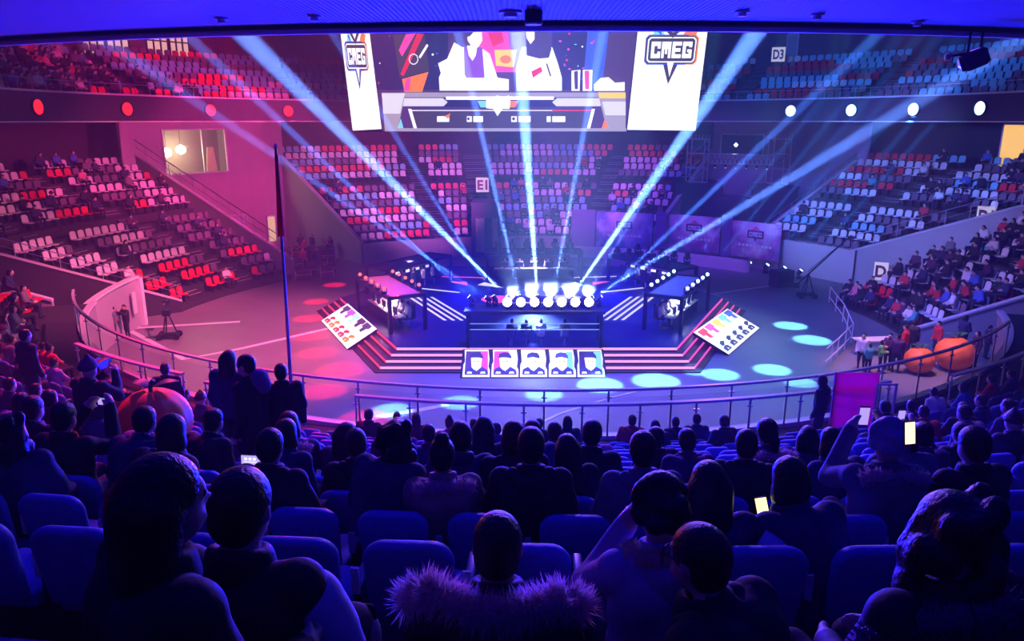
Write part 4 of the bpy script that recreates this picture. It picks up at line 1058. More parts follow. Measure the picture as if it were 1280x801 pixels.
# ------------------------------------------------------------------ people
M_skin = mat('skin', (.62, .40, .31), .5, var=.08, scale=8)
M_hair = mat('black_hair', (.012, .009, .009), .38, var=.5, scale=60, bump=.5)
M_hairb = mat('brown_hair', (.05, .024, .015), .4, var=.5, scale=60, bump=.5)
M_hairw = mat('ash_hair', (.35, .33, .36), .45, var=.3, scale=60, bump=.5)
M_pant = mat('dark_trousers', (.03, .03, .045), .8, var=.2)
M_shoe = mat('shoe_leather', (.03, .025, .025), .5)
M_eye = mat('eye_dark', (.02, .015, .015), .3)
COATS = {k: mat(k + '_coat', c, .75, var=.15, scale=14, bump=.35) for k, c in dict(
    black=(.016, .016, .022), navy=(.025, .03, .09), plum=(.08, .025, .08), grey=(.16, .16, .18), white=(.72, .70, .72), red=(.55, .03, .04),
    blue=(.06, .12, .5), teal=(.08, .36, .4), pink=(.7, .22, .3), lilac=(.4, .3, .55), orange=(.9, .2, .03), green=(.2, .5, .12), tan=(.4, .3, .2)).items()}

def person_prims(pose='lap', hi=False):
    s = 1 if pose.startswith('stand') else 0
    J = dict(pel=(0, 0, .56), chest=(0, -.03, .93), neck=(0, -.01, 1.08), head=(0, .03, 1.225), hip=(.1, .02, .54), knee=(.13, .45, .55), ank=(.13, .46, .12), toe=(.14, .60, .05))
    sh, el, wr = (.185, -.01, 1.01), (.255, .06, .76), (.12, .30, .68)
    arms = {1: (sh, el, wr), -1: (sh, el, wr)}
    lean = {'lean': .22, 'bent': .34}.get(pose, 0)
    if pose == 'phone': arms[1] = (sh, (.26, .22, .92), (.13, .38, 1.18)); arms[-1] = (sh, (.26, .22, .9), (.10, .38, 1.15))
    if pose == 'photo': arms[1] = (sh, (.33, .16, 1.06), (.26, .22, 1.30))
    if pose == 'cheek': arms[-1] = (sh, (.24, .20, .82), (.10, .15, 1.10))
    if pose == 'cross': arms = {1: (sh, (.27, .1, .8), (-.02, .22, .8)), -1: (sh, (.27, .1, .76), (.02, .24, .76))}
    if s:
        J = dict(pel=(0, 0, .96), chest=(0, -.01, 1.32), neck=(0, .0, 1.47), head=(0, .03, 1.62), hip=(.095, 0, .92), knee=(.11, .02, .5), ank=(.11, -.01, .09), toe=(.13, .13, .045))
        sh, el, wr = (.19, 0, 1.41), (.25, -.02, 1.13), (.25, .07, .88)
        arms = {1: (sh, el, wr), -1: (sh, el, wr)}
        if pose == 'stand_camera': arms = {1: (sh, (.27, .16, 1.25), (.1, .32, 1.48)), -1: (sh, (.27, .16, 1.25), (.1, .34, 1.44))}
        if pose == 'stand_hold': arms = {1: (sh, (.26, .04, 1.14), (.08, .24, 1.12)), -1: (sh, (.26, .04, 1.14), (.08, .25, 1.14))}
    piv = J['pel'][2]
    def L(p):        # lean the upper body forward about the hips
        x, y, z = p
        if lean and z > piv: 
            c, n = math.cos(lean * 1.6), math.sin(lean * 1.6); dz = z - piv; return (x, y * c + dz * n, piv + dz * c - y * n)
        return p
    pel, chest, neck, head = (L(J[k]) for k in ('pel', 'chest', 'neck', 'head'))
    P = []
    for sx in (-1, 1):
        o = .07 * sx
        P.append(('c', (pel[0] + o, pel[1], pel[2]), (chest[0] + o * 1.25, chest[1], chest[2]), .135, .14, 0))
        a, b, c = (L((q[0] * sx, q[1], q[2])) for q in arms[sx])
        P.append(('c', (chest[0] + o, chest[1], chest[2] + .03), a, .11, .085, 0))
        P += [('c', a, b, .078, .066, 0), ('c', b, c, .066, .05, 0)]
        d = (Vector(c) - Vector(b)).normalized(); hc = Vector(c) + d * .06
        side = Vector((-sx, 0, 0)); up = d.cross(side).normalized()
        P.append(('e', tuple(Vector(c) + d * .045), (.038, .045, .045), 2))
        for f in range(4):
            r0 = Vector(c) + d * .07 + up * (.03 - .02 * f); ln = (.055, .065, .06, .045)[f]
            k1 = r0 + d * ln * .6; k2 = k1 + (d * .4 + side * .5).normalized() * ln * .55
            if hi: P += [('c', tuple(r0), tuple(k1), .0105, .0095, 2), ('c', tuple(k1), tuple(k2), .0095, .008, 2)]
        if not hi: P.append(('e', tuple(hc + d * .03), (.03, .045, .04), 2))
        t0 = Vector(c) + d * .03 + up * .035
        P.append(('c', tuple(t0), tuple(t0 + (d * .5 + up * .7 + side * .3).normalized() * .05), .014, .010, 2))
        hp, kn, an, to = ((J[k][0] * sx, J[k][1], J[k][2]) for k in ('hip', 'knee', 'ank', 'toe'))
        P += [('c', hp, kn, .098, .072, 1), ('c', kn, an, .066, .045, 1), ('c', (an[0], an[1], .055), to, .048, .042, 3)]
    P.append(('c', chest, (neck[0], neck[1], neck[2] - .02), .12, .075, 0))
    P.append(('c', (neck[0], neck[1] - .005, neck[2] - .05), (head[0], head[1] - .02, head[2] - .04), .056, .054, 2))
    hx, hy, hz_ = head
    P += [('e', (hx, hy, hz_ + .012), (.076, .094, .104), 2), ('e', (hx, hy + .025, hz_ - .06), (.056, .07, .062), 2)]
    P += [('c', (hx, hy + .093, hz_ + .012), (hx, hy + .11, hz_ - .022), .008, .013, 2), ('c', (hx - .02, hy + .085, hz_ + .03), (hx + .02, hy + .085, hz_ + .03), .012, .012, 2)]
    for sx in (-1, 1):
        P.append(('e', (hx + sx * .079, hy - .005, hz_ - .004), (.012, .022, .034), 2))
        if hi: P.append(('e', (hx + sx * .03, hy + .087, hz_ + .008), (.014, .012, .008), 4))
    if hi: P.append(('c', (hx - .022, hy + .09, hz_ - .062), (hx + .022, hy + .09, hz_ - .062), .006, .006, 5))
    return P, Vector(head)
M_lip = mat('lips', (.5, .2, .18), .5)
BODY = {}
def body_mesh(pose, vox):
    k = (pose, vox)
    if k not in BODY:
        P, h = person_prims(pose, vox < .016)
        BODY[k] = (sdf_mesh('body_' + pose, P, [COATS['black'], M_pant, M_skin, M_shoe, M_eye, M_lip], vox, max(.022, vox * 1.1), (), .0032 if vox < .04 else 0, h.z - .17), h)
    return BODY[k]
HAIR = {}
def hair_mesh(style, vox):
    k = (style, vox)
    if k in HAIR: return HAIR[k]
    P = [('e', (0, -.012, .034), (.088, .108, .104), 0)]
    sub = [('e', (0, .115, -.03), (.085, .085, .095), 0), ('e', (0, .03, -.14), (.075, .09, .09), 0)]
    if style == 'short': P.append(('e', (0, -.05, -.02), (.08, .062, .075), 0))
    if style == 'bob': P += [('e', (0, -.03, -.03), (.102, .095, .12), 0), ('e', (.05, -.02, -.08), (.05, .07, .07), 0), ('e', (-.05, -.02, -.08), (.05, .07, .07), 0)]
    if style == 'long': P += [('c', (.03, -.05, 0), (.05, -.095, -.30), .085, .06, 0), ('c', (-.03, -.05, 0), (-.05, -.095, -.32), .085, .06, 0), ('c', (0, -.06, 0), (0, -.1, -.36), .08, .05, 0)]
    if style == 'bun': P += [('e', (0, -.05, -.02), (.08, .062, .075), 0), ('e', (0, -.06, .15), (.052, .052, .048), 0)]
    if style == 'pony': P += [('e', (0, -.05, -.01), (.08, .062, .075), 0), ('c', (0, -.11, .05), (0, -.16, -.02), .035, .04, 0), ('c', (0, -.16, -.02), (.02, -.14, -.22), .04, .018, 0)]
    if style == 'wavy':
        rnd = random.Random(7)
        for i in range(34):
            a = rnd.uniform(-2.5, 2.5); z = rnd.uniform(-.22, .12); r = .085 + (.02 if z < 0 else 0)
            P.append(('e', (r * math.sin(a), -.02 - r * math.cos(a) * .95, z), (.038, .038, .055), 0))
    if style == 'fluffy':
        rnd = random.Random(9)
        for i in range(44):
            a = rnd.uniform(0, 2 * PI); b = rnd.uniform(-.5, 1.4); x, y, z = .098 * math.cos(b) * math.sin(a), -.015 - .11 * math.cos(b) * math.cos(a), .035 + .105 * math.sin(b)
            if y > .04 and z < .08: continue
            P.append(('e', (x, y, z), (.033, .033, .033), 0))
    if style == 'beanie':
        P = [('e', (0, -.012, .055), (.094, .112, .11), 0), ('e', (0, 0, .175), (.03, .03, .03), 0)]
        for i in range(16):
            a = 2 * PI * i / 16; P.append(('e', (.085 * math.cos(a), -.012 + .102 * math.sin(a), .035), (.03, .03, .028), 0))
        sub = [('e', (0, 0, -.06), (.09, .13, .08), 0)]
    HAIR[k] = sdf_mesh('hair_' + style, P, [M_hair], vox, max(.018, vox), sub)
    return HAIR[k]
_cm = {}
def collar_mesh(vox):
    if ('c', vox) not in _cm:
        P = []
        for i in range(18):
            a = 2 * PI * i / 18; P.append(('c', (.082 * math.cos(a), -.035 + .078 * math.sin(a), -.185 - .02 * math.sin(a)), (.076 * math.cos(a), -.035 + .074 * math.sin(a), -.125 - .025 * math.sin(a)), .026, .022, 0))
        _cm['c', vox] = sdf_mesh('collar', P, [COATS['black']], min(vox, .02), .02)
    return _cm['c', vox]
def hood_mesh(vox):
    if ('h', vox) not in _cm:
        P = [('c', (-.11, -.08, -.16), (0, -.15, -.19), .05, .06, 0), ('c', (.11, -.08, -.16), (0, -.15, -.19), .05, .06, 0), ('e', (0, -.14, -.25), (.13, .06, .10), 0), ('c', (-.12, -.03, -.17), (-.11, -.08, -.16), .035, .05, 0), ('c', (.12, -.03, -.17), (.11, -.08, -.16), .035, .05, 0)]
        _cm['h', vox] = sdf_mesh('hood', P, [COATS['black']], min(vox, .02), .03, (), .003)
    return _cm['h', vox]
NP = 0
def person(loc, rotz, coat, hair, pose, vox, label, group=None, scale=1.0, hairm=None, pants=None, cat='person'):
    global NP; NP += 1
    me, h = body_mesh(pose, vox)
    t = thing('person', label, cat, loc, rotz, group, scale)
    b = obj('body', me, t)
    for i, m in ((0, COATS[coat]), (1, pants)):
        if m is not None: b.material_slots[i].link = 'OBJECT'; b.material_slots[i].material = m
    if vox < .04:
        for nm, me2 in (('collar', collar_mesh(vox)),) + ((('hood', hood_mesh(vox)),) if NP % 5 in (0, 2, 3) and hair not in ('long', 'wavy') else ()):
            o = obj(nm, me2, t, h); o.material_slots[0].link = 'OBJECT'; o.material_slots[0].material = COATS[coat]
    if hair:
        o = obj('hair' if hair != 'beanie' else 'knitted_hat', hair_mesh(hair, vox), t, h)
        hm = hairm or (M_hair if hair != 'beanie' else COATS['plum'])
        o.material_slots[0].link = 'OBJECT'; o.material_slots[0].material = hm
    return t, b, h
SMALL = .045
HN = dict(short='short dark hair', bob='bobbed dark hair', long='long dark hair', bun='a hair bun', pony='a ponytail', beanie='a knitted hat', wavy='wavy hair', fluffy='fluffy hair')
HS = ['short', 'short', 'short', 'bob', 'long', 'bun', 'pony', 'beanie']

# ------------------------------------------------------------------ seats
def shell_mesh(name, m, mats=None):
    mb = MB(); w_, z0, z1 = .235, .42, .88
    out = [(-w_ + .02, z0), (w_ - .02, z0), (w_, z0 + .12), (w_, z1 - .12), (w_ - .05, z1 - .03), (w_ - .12, z1), (-w_ + .12, z1), (-w_ + .05, z1 - .03), (-w_, z1 - .12), (-w_, z0 + .12)]
    fr = Matrix(((1, 0, 0), (0, -.12, -1), (0, 1, -.12))); 
    mb.prism([(x, z) for x, z in out], .045, 0, Matrix(((1, 0, 0), (0, -.14, 1), (0, 1, 0))), (0, -.15, 0))
    mb.prism([(-.22, -.2), (.22, -.2), (.23, .1), (.17, .24), (-.17, .24), (-.23, .1)], .05, 0, None, (0, 0, .40))
    mb.box((0, -.02, .2), (.1, .3, .4), None, 1)
    return mb.mesh(name, [m, M_blk])
SHELL = {k: shell_mesh('seat_' + k, m) for k, m in dict(red=M_red, white=M_swhite, blue=M_sblue, grey=M_sgrey).items()}
def bake(mb, name, mats, bev, seg=2):
    o = mb.build(name, mats, None, bevel=bev); o.modifiers[0].segments = seg
    bpy.context.view_layer.update()
    me = bpy.data.meshes.new_from_object(o.evaluated_get(bpy.context.evaluated_depsgraph_get())); bpy.data.objects.remove(o); me.name = name
    me.polygons.foreach_set('use_smooth', [True] * len(me.polygons))
    return me
w_ = .228; zt = .95
outl = []
for k in range(9): a = PI / 2 * k / 8; outl.append((w_ - .11 + .11 * math.cos(a), zt - .11 + .11 * math.sin(a) * 1.0))
for k in range(9): a = PI / 2 + PI / 2 * k / 8; outl.append((-w_ + .11 + .11 * math.cos(a), zt - .11 + .11 * math.sin(a)))
outl += [(-w_ + .02, .46), (w_ - .02, .46)]
ME_back = bake(MB().prism(outl, .085, 0, Matrix(((1, 0, 0), (0, -.16, 1), (0, 1, 0))), (0, -.19, 0)), 'backrest', M_pad, .028)
ME_cush = bake(MB().box((0, .02, .42), (.44, .44, .10)), 'seat_cushion', M_pad, .03)
arm = MB(); arm.box((.28, -.02, .62), (.05, .34, .035))
ME_arm = bake(arm, 'armrest', mat('armrest', (.25, .26, .34), .4), .012)
ME_plate = MB().box((.28, -.20, .66), (.042, .014, .15)).mesh('number_plate', mat('pale_plate', (.75, .78, .85), .4))
ped = MB().box((.28, -.02, .31), (.04, .3, .6)).box((0, -.02, .18), (.1, .3, .36)).box((0, -.02, .01), (.36, .3, .02))
ME_ped = ped.mesh('pedestal', M_blk)
def padded(p, rz, s=1.0):
    t = thing('padded_chair', 'blue padded audience chair in the rows of the near stand', 'chair', p, rz, 'padded chairs of the near stand', s)
    for nm, me in (('backrest', ME_back), ('seat_cushion', ME_cush), ('armrest', ME_arm), ('pedestal', ME_ped), ('armrest_cover', ME_plate)): obj(nm, me, t)
    return t
rnd = random.Random(11)
def paint(sec_seats, pal, run=(3, 9)):
    out = []; last = None; col = None; left = 0
    for (i, k, p, rz, s) in sec_seats:
        if i != last or left <= 0: col = rnd.choices(list(pal), list(pal.values()))[0]; left = rnd.randint(*run); last = i
        left -= 1; out.append((p, rz, col, s.name, i, k))
    return out
taken = []       # places where people sit, filled below
ALLSHELL = []
PL = dict(white=.52, red=.26, blue=.14, grey=.16)
for s_, pal in ((S_L, dict(white=.46, red=.22, blue=.12, grey=.34)), (S_E, dict(white=.42, red=.24, blue=.18, grey=.26)), (S_R, dict(white=.56, red=.18, blue=.16, grey=.2)),
                (S_Q, dict(white=.75, red=.12, blue=.1, grey=.1)), (S_U, dict(blue=.45, grey=.3, red=.22, white=.06))):
    ss = s_.seats(.62 if s_ is not S_U else .6)
    if s_ is S_E: ss = [q for q in ss if not (abs(q[2].x - po.x) < 1.45 and q[2].y < 62.6)]
    if s_ is S_U:
        ss = [q for q in ss if (to_pix(q[2]) or (0, 0))[0] < 436 or to_pix(q[2])[0] > 872]
    ALLSHELL += paint(ss, pal)
chairs = 0; CH = []
ORD = 'front second third fourth fifth sixth seventh eighth ninth tenth eleventh twelfth thirteenth fourteenth fifteenth'.split()
NS = S_N.seats(.572, .5)
RESTCH = []
for (i, k, p, rz, s) in reversed(NS):
    q = to_pix(p + Vector((0, 0, .8))); az = 180 - math.degrees(rz)
    az = az % 360
    if q is None: continue
    if i >= 13: continue
    if 149 < az < 221:
        if q[0] < -30 or q[0] > 1310 or q[1] > 800: continue
        if chairs >= 300: RESTCH.append((p, rz)); continue
        CH.append((padded(p, rz), i)); chairs += 1
    elif az >= 221: ALLSHELL.append((p, rz, 'red' if (i * 7 + k // 9) % 3 else 'white', 'terrace_near', i, k))
    else: ALLSHELL.append((p, rz, 'white' if (i + k // 6) % 4 else 'blue', 'terrace_near', i, k))
# number plates on the chair ends of the second row
# occupants of the stands
OCC = []
def occ_prob(sec, q):
    x, y = q
    if sec == 'terrace_left': return .16 if x < 170 else .12
    if sec == 'terrace_far': return .30 if (x > 600 and y > 225) else (.18 if x > 620 else .035)
    if sec == 'terrace_right': return .22 if x > 1150 else .06
    if sec == 'terrace_right_near': return .55
    if sec == 'terrace_upper': return (.62 if x < 130 else .34 if x < 260 else .25) if x < 300 else (.20 if x < 436 else .02)
    return .35
ALLSHELL.sort(key=lambda q: q[0].length)
COATW = dict(black=4, navy=2, plum=1.5, grey=1, white=1.6, red=1.6, blue=1, teal=.5, pink=.5)
SECN = {'terrace_left': 'the left stand', 'terrace_far': 'the far stand', 'terrace_right': 'the right stand', 'terrace_right_near': 'the floor passage stand', 'terrace_upper': 'the upper tier', 'terrace_near': 'the wing of the near stand'}
caps = {'terrace_left': 30, 'terrace_far': 46, 'terrace_right': 26, 'terrace_right_near': 70, 'terrace_upper': 55, 'terrace_near': 22}
cnt = {}
free = []
for q in ALLSHELL:
    p, rz, col, sec, i, k = q
    px = to_pix(p + Vector((0, 0, .8)))
    if rnd.random() < occ_prob(sec, px) and cnt.get(sec, 0) < caps[sec]:
        cnt[sec] = cnt.get(sec, 0) + 1
        c = rnd.choices(list(COATW), list(COATW.values()))[0]
        hs_ = rnd.choice(HS)
        person(p, rz + rnd.uniform(-.3, .3), c, hs_, rnd.choice(['lap', 'lap', 'lean', 'cross']), SMALL, '%s-jacketed spectator with %s, %s row of %s' % (c, HN[hs_], ORD[i], SECN[sec]), 'spectators in ' + SECN[sec], rnd.uniform(1.0, 1.12))
    free.append(q)
CN = dict(red='red', white='white', blue='pale blue', grey='dark plum')
nind = 0; rest = MB(); rm_ = {'red': 0, 'white': 1, 'blue': 2, 'grey': 3}
tmpl = {}
for k, me in SHELL.items():
    tmpl[k] = ([tuple(v.co) for v in me.vertices], [tuple(f.vertices) for f in me.polygons], [f.material_index for f in me.polygons])
for (p, rz, col, sec, i, k) in free:
    if nind < 300:
        o = obj('stadium_seat', SHELL[col], None, p, rz); nind += 1
        tag(o, '%s plastic shell seat in the %s row of %s' % (CN[col], ORD[i], SECN[sec]), 'seat', '%s shell seats in %s' % (CN[col], SECN[sec]))
    else:
        V, Fs, Ms = tmpl[col]; b0 = len(rest.v); rot = Matrix.Rotation(rz, 3, 'Z')
        rest.v += [tuple(rot @ Vector(v) + p) for v in V]; rest.f += [tuple(b0 + j for j in f) for f in Fs]; rest.m += [rm_[col] if m == 0 else 4 for m in Ms]
o = rest.build('distant_seats', [M_red, M_swhite, M_sblue, M_sgrey, M_blk])
tag(o, 'rows of distant red, white and blue stadium seats', 'seats', kind='stuff')

rest = MB()
for me, mi in ((ME_back, 0), (ME_cush, 0), (ME_ped, 1)):
    V, Fs = [v.co.copy() for v in me.vertices], [tuple(f.vertices) for f in me.polygons]
    for p, rz in RESTCH:
        b0 = len(rest.v); rot = Matrix.Rotation(rz, 3, 'Z'); rest.v += [tuple(rot @ v + p) for v in V]; rest.f += [tuple(b0 + j for j in f) for f in Fs]; rest.m += [mi] * len(Fs)
if RESTCH: tag(rest.build('front_row_chairs', [M_pad, M_blk]), 'remaining blue padded chairs of the frontmost rows', 'chairs', kind='stuff')
# ------------------------------------------------------------------ audience of the near stand
ROWS = [(35.67 - k, 7.55 - .402 * (k - 1) if k > 0 else 7.88) for k in range(14)]
placed = []
def near_spot(x, y, hh=1.22, kmin=1):
    best = None
    for k in range(kmin, 14):
        r, z = ROWS[k]; p = at_z(x, y, z + hh); d = math.hypot(p.x - CX, p.y - CY)
        if best is None or abs(d - r) < best[0]: best = (abs(d - r), k, p)
    k, p = best[1], best[2]; r, z = ROWS[k]
    az = math.degrees(math.atan2(p.x - CX, p.y - CY))
    return pol(r, az, z), R(180 - az), k
rn = random.Random(5)
SIDE = lambda x: 'by the red floor' if x < 440 else 'facing the stage front' if x < 900 else 'near the magenta board'
PN = dict(lap='sitting upright', lean='leaning forward', phone='holding up a phone', cross='arms folded', cheek='hand at cheek', bent='bent forward', photo='raising a phone')
def near_person(x, y, coat, hair, pose='lap', sc=1.0, yaw=0.0, hairm=None, k=None):
    if k is None: p, rz, k = near_spot(x, y)
    else:
        r, z = ROWS[k]; az = min((abs((to_pix(pol(r, 100 + a / 4, z + 1.22)) or (9e9, 0))[0] - x), 100 + a / 4) for a in range(640))[1]
        p, rz = pol(r, az, z), R(180 - az)
    for q in placed:
        if (q - p).length < .40: return None
    placed.append(p)
    vox = .0145 if (k < 4 and pose == 'phone') else .02 if k < 6 else .028
    lab = '%s-coated spectator with %s, %s, %s row %s' % (coat, HN[hair], PN[pose], ORD[13 - k], SIDE(x))
    t = person(p, rz + yaw, coat, hair, pose, vox, lab, 'spectators in the near rows', sc, hairm)
    if pose == 'phone':
        q = p + Matrix.Rotation(rz + yaw, 3, 'Z') @ Vector((.015 * sc, .475 * sc, 1.16 * sc))
        phone(q, rz + yaw, 'lit phone held up by the %s-coated spectator with %s in the %s row' % (coat, HN[hair], ORD[13 - k]), glow('phone_violet', (.55, .4, .95), .9), .1, x < 300, 1.0)
    return t
# mobile phones
def phone(loc, rotz, label, col, tilt=.3, land=False, s=1.0):
    t = thing('mobile_phone', label, 'phone', loc, rotz); t.rotation_euler = (tilt, 0, rotz)
    w_, h_ = (.15, .075) if land else (.075, .15)
    b = MB().box((0, 0, h_ / 2), (w_ * s, .009, h_ * s)).build('case', M_blk, t)
    MB().box((0, -.0055, h_ / 2), (w_ * .92 * s, .002, h_ * .9 * s)).build('display', col, b)
    return t
def fur(parent, pts, rad, n, m, ln=.05, seed=1, name='fur_trim'):
    """dense short strands standing off a rounded path"""
    r = random.Random(seed); mb = MB(); pts = [Vector(p) for p in pts]
    core = []
    for a, b in zip(pts, pts[1:]): mb.tube(a, b, rad * .8, rad * .8, 8)
    for _ in range(n):
        i = r.randrange(len(pts) - 1); c = pts[i].lerp(pts[i + 1], r.random()); d = (pts[i + 1] - pts[i]).normalized()
        v = Vector((r.gauss(0, 1), r.gauss(0, 1), r.gauss(0, 1))); v = (v - d * v.dot(d)).normalized()
        p = c + v * rad * .75; tip = p + (v + Vector((r.gauss(0, .45), r.gauss(0, .45), r.gauss(0, .45) - .1))).normalized() * ln * r.uniform(.6, 1.3)
        s = v.cross(tip - p + Vector((.001, .002, 0))).normalized() * .0032
        mb.face([p - s, p + s, tip])
    return mb.build(name, m, parent)
M_fur = translucent('grey_brown_fur', (.80, .58, .60), .55)
M_beige = translucent('beige_fleece', (.9, .72, .48), .5)
FURS = {(543, 580): 1, (629, 557): 2, (411, 573): 3, (1105, 557): 4, (362, 574): 5, (954, 550): 6}
NEAR = [(575, 566, 'navy', 'short'), (632, 562, 'black', 'bob'), (745, 560, 'black', 'short'), (430, 560, 'plum', 'long'), (925, 572, 'black', 'short'), (1062, 575, 'navy', 'bob'), (1015, 560, 'plum', 'long'), (660, 552, 'navy', 'short'), (815, 552, 'black', 'short'), (450, 565, 'black', 'short'), (345, 575, 'navy', 'bob'), (330, 590, 'black', 'short'), (1230, 590, 'black', 'short'), (1140, 590, 'grey', 'bob'), (180, 580, 'black', 'bob'), (460, 525, 'black', 'short'), (493, 524, 'navy', 'short'), (523, 523, 'black', 'bob'), (537, 519, 'black', 'short'), (562, 531, 'plum', 'bun'), (593, 533, 'black', 'short'), (621, 535, 'navy', 'short'),
 (674, 532, 'black', 'short'), (709, 530, 'black', 'bob'), (741, 546, 'pink', 'short'), (786, 524, 'red', 'short'), (826, 534, 'black', 'bob'), (845, 530, 'black', 'short'), (866, 523, 'navy', 'short'), (905, 530, 'black', 'short'),
 (480, 543, 'black', 'bob', 'lean'), (537, 546, 'navy', 'short'), (603, 556, 'black', 'long'), (629, 557, 'grey', 'short'), (719, 566, 'black', 'long'), (671, 578, 'black', 'short'), (792, 573, 'grey', 'short'), (543, 580, 'tan', 'bun'),
 (477, 583, 'navy', 'wavy', 'lean'), (388, 552, 'black', 'bob', 'phone'), (414, 573, 'white', 'beanie'), (954, 550, 'navy', 'pony', 'cross'), (871, 562, 'plum', 'short', 'lean'), (1035, 547, 'red', 'beanie'),
 (1105, 557, 'grey', 'fluffy', 'phone'), (1185, 562, 'black', 'bob', 'phone'), (1240, 558, 'black', 'wavy'), (1150, 552, 'plum', 'short', 'phone'),
 (120, 523, 'navy', 'bob'), (87, 547, 'black', 'short', 'phone'), (120, 552, 'plum', 'short'), (153, 550, 'navy', 'short', 'lean'), (182, 551, 'pink', 'short'), (246, 529, 'black', 'short'), (234, 559, 'black', 'bob'),
 (282, 577, 'black', 'short', 'phone'), (43, 537, 'black', 'short'), (4, 534, 'navy', 'bob'), (298, 540, 'plum', 'short', 'lean'), (6, 580, 'navy', 'wavy'), (45, 578, 'black', 'beanie'),
 (345, 552, 'black', 'short'), (362, 574, 'navy', 'bob'), (505, 558, 'black', 'short'), (570, 552, 'black', 'short'), (753, 572, 'navy', 'bob'), (690, 555, 'black', 'short'), (840, 575, 'black', 'bob'),
 (1120, 520, 'black', 'short'), (1142, 512, 'navy', 'short'), (1165, 520, 'red', 'short'), (1200, 512, 'black', 'bob'), (1228, 505, 'navy', 'short'), (1256, 512, 'plum', 'short'), (1272, 530, 'black', 'beanie'),
 (1155, 485, 'white', 'short'), (1180, 478, 'blue', 'bob'), (1212, 482, 'black', 'short'), (1245, 478, 'red', 'short'), (1270, 470, 'navy', 'short'), (1205, 540, 'black', 'short'), (1135, 542, 'black', 'bob'), (1226, 525, 'grey', 'short'),
 (22, 455, 'black', 'short'), (52, 445, 'red', 'bob'), (76, 455, 'lilac', 'short'), (12, 485, 'plum', 'short'), (40, 492, 'black', 'short'), (140, 485, 'red', 'short'), (162, 495, 'black', 'bob'), (228, 498, 'black', 'short'),
 (250, 505, 'plum', 'beanie'), (128, 470, 'pink', 'short'), (60, 510, 'black', 'short'), (18, 515, 'black', 'bob'), (270, 520, 'black', 'short'), (320, 512, 'red', 'bob')]
KROW = {(575, 566): 3, (632, 562): 3, (745, 560): 4, (430, 560): 4, (925, 572): 3, (1062, 575): 3, (1015, 560): 4, (660, 552): 5, (815, 552): 5, (450, 565): 3, (345, 575): 3, (330, 590): 2, (1230, 590): 2, (1140, 590): 3, (180, 580): 2, (480, 543): 5, (537, 546): 6, (603, 556): 5, (629, 557): 5, (719, 566): 3, (671, 578): 2, (792, 573): 2, (543, 580): 2, (477, 583): 2, (388, 552): 4, (414, 573): 3, (954, 550): 4, (871, 562): 4, (1035, 547): 4, (1105, 557): 2, (1185, 562): 2, (1240, 558): 2, (1150, 552): 4, (120, 523): 6, (87, 547): 3, (120, 552): 3, (153, 550): 3, (182, 551): 4, (246, 529): 4, (234, 559): 2, (282, 577): 2, (43, 537): 4, (4, 534): 5, (298, 540): 6, (6, 580): 2, (45, 578): 2, (345, 552): 5, (362, 574): 4, (505, 558): 5, (570, 552): 6, (753, 572): 4, (690, 555): 6, (840, 575): 4}
for e in NEAR:
    np_ = near_person(e[0], e[1], e[2], e[3], e[4] if len(e) > 4 else rn.choice(['lap', 'lap', 'cross', 'lean']), rn.uniform(.97, 1.08), rn.uniform(-.35, .35),
                M_hairw if e[3] == 'fluffy' else (M_hairb if rn.random() < .3 else None), KROW.get(e[:2]))
    if np_ and e[:2] in FURS:
        fur(np_[0], [(x_, -.09 - .04 * math.cos(x_ * 5), z_) for x_, z_ in ((-.2, 1.04), (-.13, 1.08), (0, 1.07), (.13, 1.08), (.2, 1.04))], .042, 900, M_fur, .035, FURS[e[:2]], 'fur_collar')

# ------------------------------------------------------------------ foreground figures
def hero(x, y, D, coat, hair, pose, label, yaw=0.0, sc=1.0, hairm=None, vox=.0145, pants=None):
    hc = at_d(x, y, D); me, h = body_mesh(pose, vox)
    az = math.atan2(hc.x - CX, hc.y - CY); rz = PI - az + yaw
    off = Matrix.Rotation(rz, 3, 'Z') @ Vector((h.x * sc, h.y * sc, 0))
    base = Vector((hc.x - off.x, hc.y - off.y, hc.z - h.z * sc))
    t, b, h = person(base, rz, coat, hair, pose, vox, label, None, sc, hairm, pants)
    return t, b, h
t, b, h = hero(622, 684, 2.5, 'black', 'short', 'lap', 'cropped-haired person in a dark parka with a fluffy fur-trimmed hood, seen from behind', sc=1.06)
ring = [(x, -.10 - .05 * math.cos(x * 4.5), z) for x, z in ((-.30, 1.09), (-.25, 1.15), (-.18, 1.14), (-.1, 1.09), (0, 1.07), (.1, 1.09), (.17, 1.12), (.24, 1.13), (.295, 1.08))]
fur(t, ring, .052, 5200, M_fur, .055)
hd = [(x * .9, y + .03, z - .09) for x, y, z in ring]
MB().grid([[(x, y - .02, z) for x, y, z in ring], [(x, y - .08, z - .10) for x, y, z in ring], [(x * .8, y + .02, z - .22) for x, y, z in ring]]).build('hood', COATS['black'], t, smooth=True)
# big dark pair at the left
t, b, h = hero(206, 628, 1.75, 'black', 'long', 'lap', 'person with long dark hair beside the white-sleeved man, face turned aside', yaw=-.7, sc=1.0)
t, b, h = hero(303, 636, 2.15, 'black', 'short', 'lap', 'short-haired man in a dark jacket with a white patch on the sleeve', yaw=-.15, sc=1.06)
obj('white_sleeve_patch', sdf_mesh('patch', [('c', (.215, .02, .95), (.262, .065, .76), .092, .086, 0), ('c', (.262, .065, .73), (.22, .14, .70), .084, .072, 0)], [COATS['white']], .012, .03, (), .003), t)
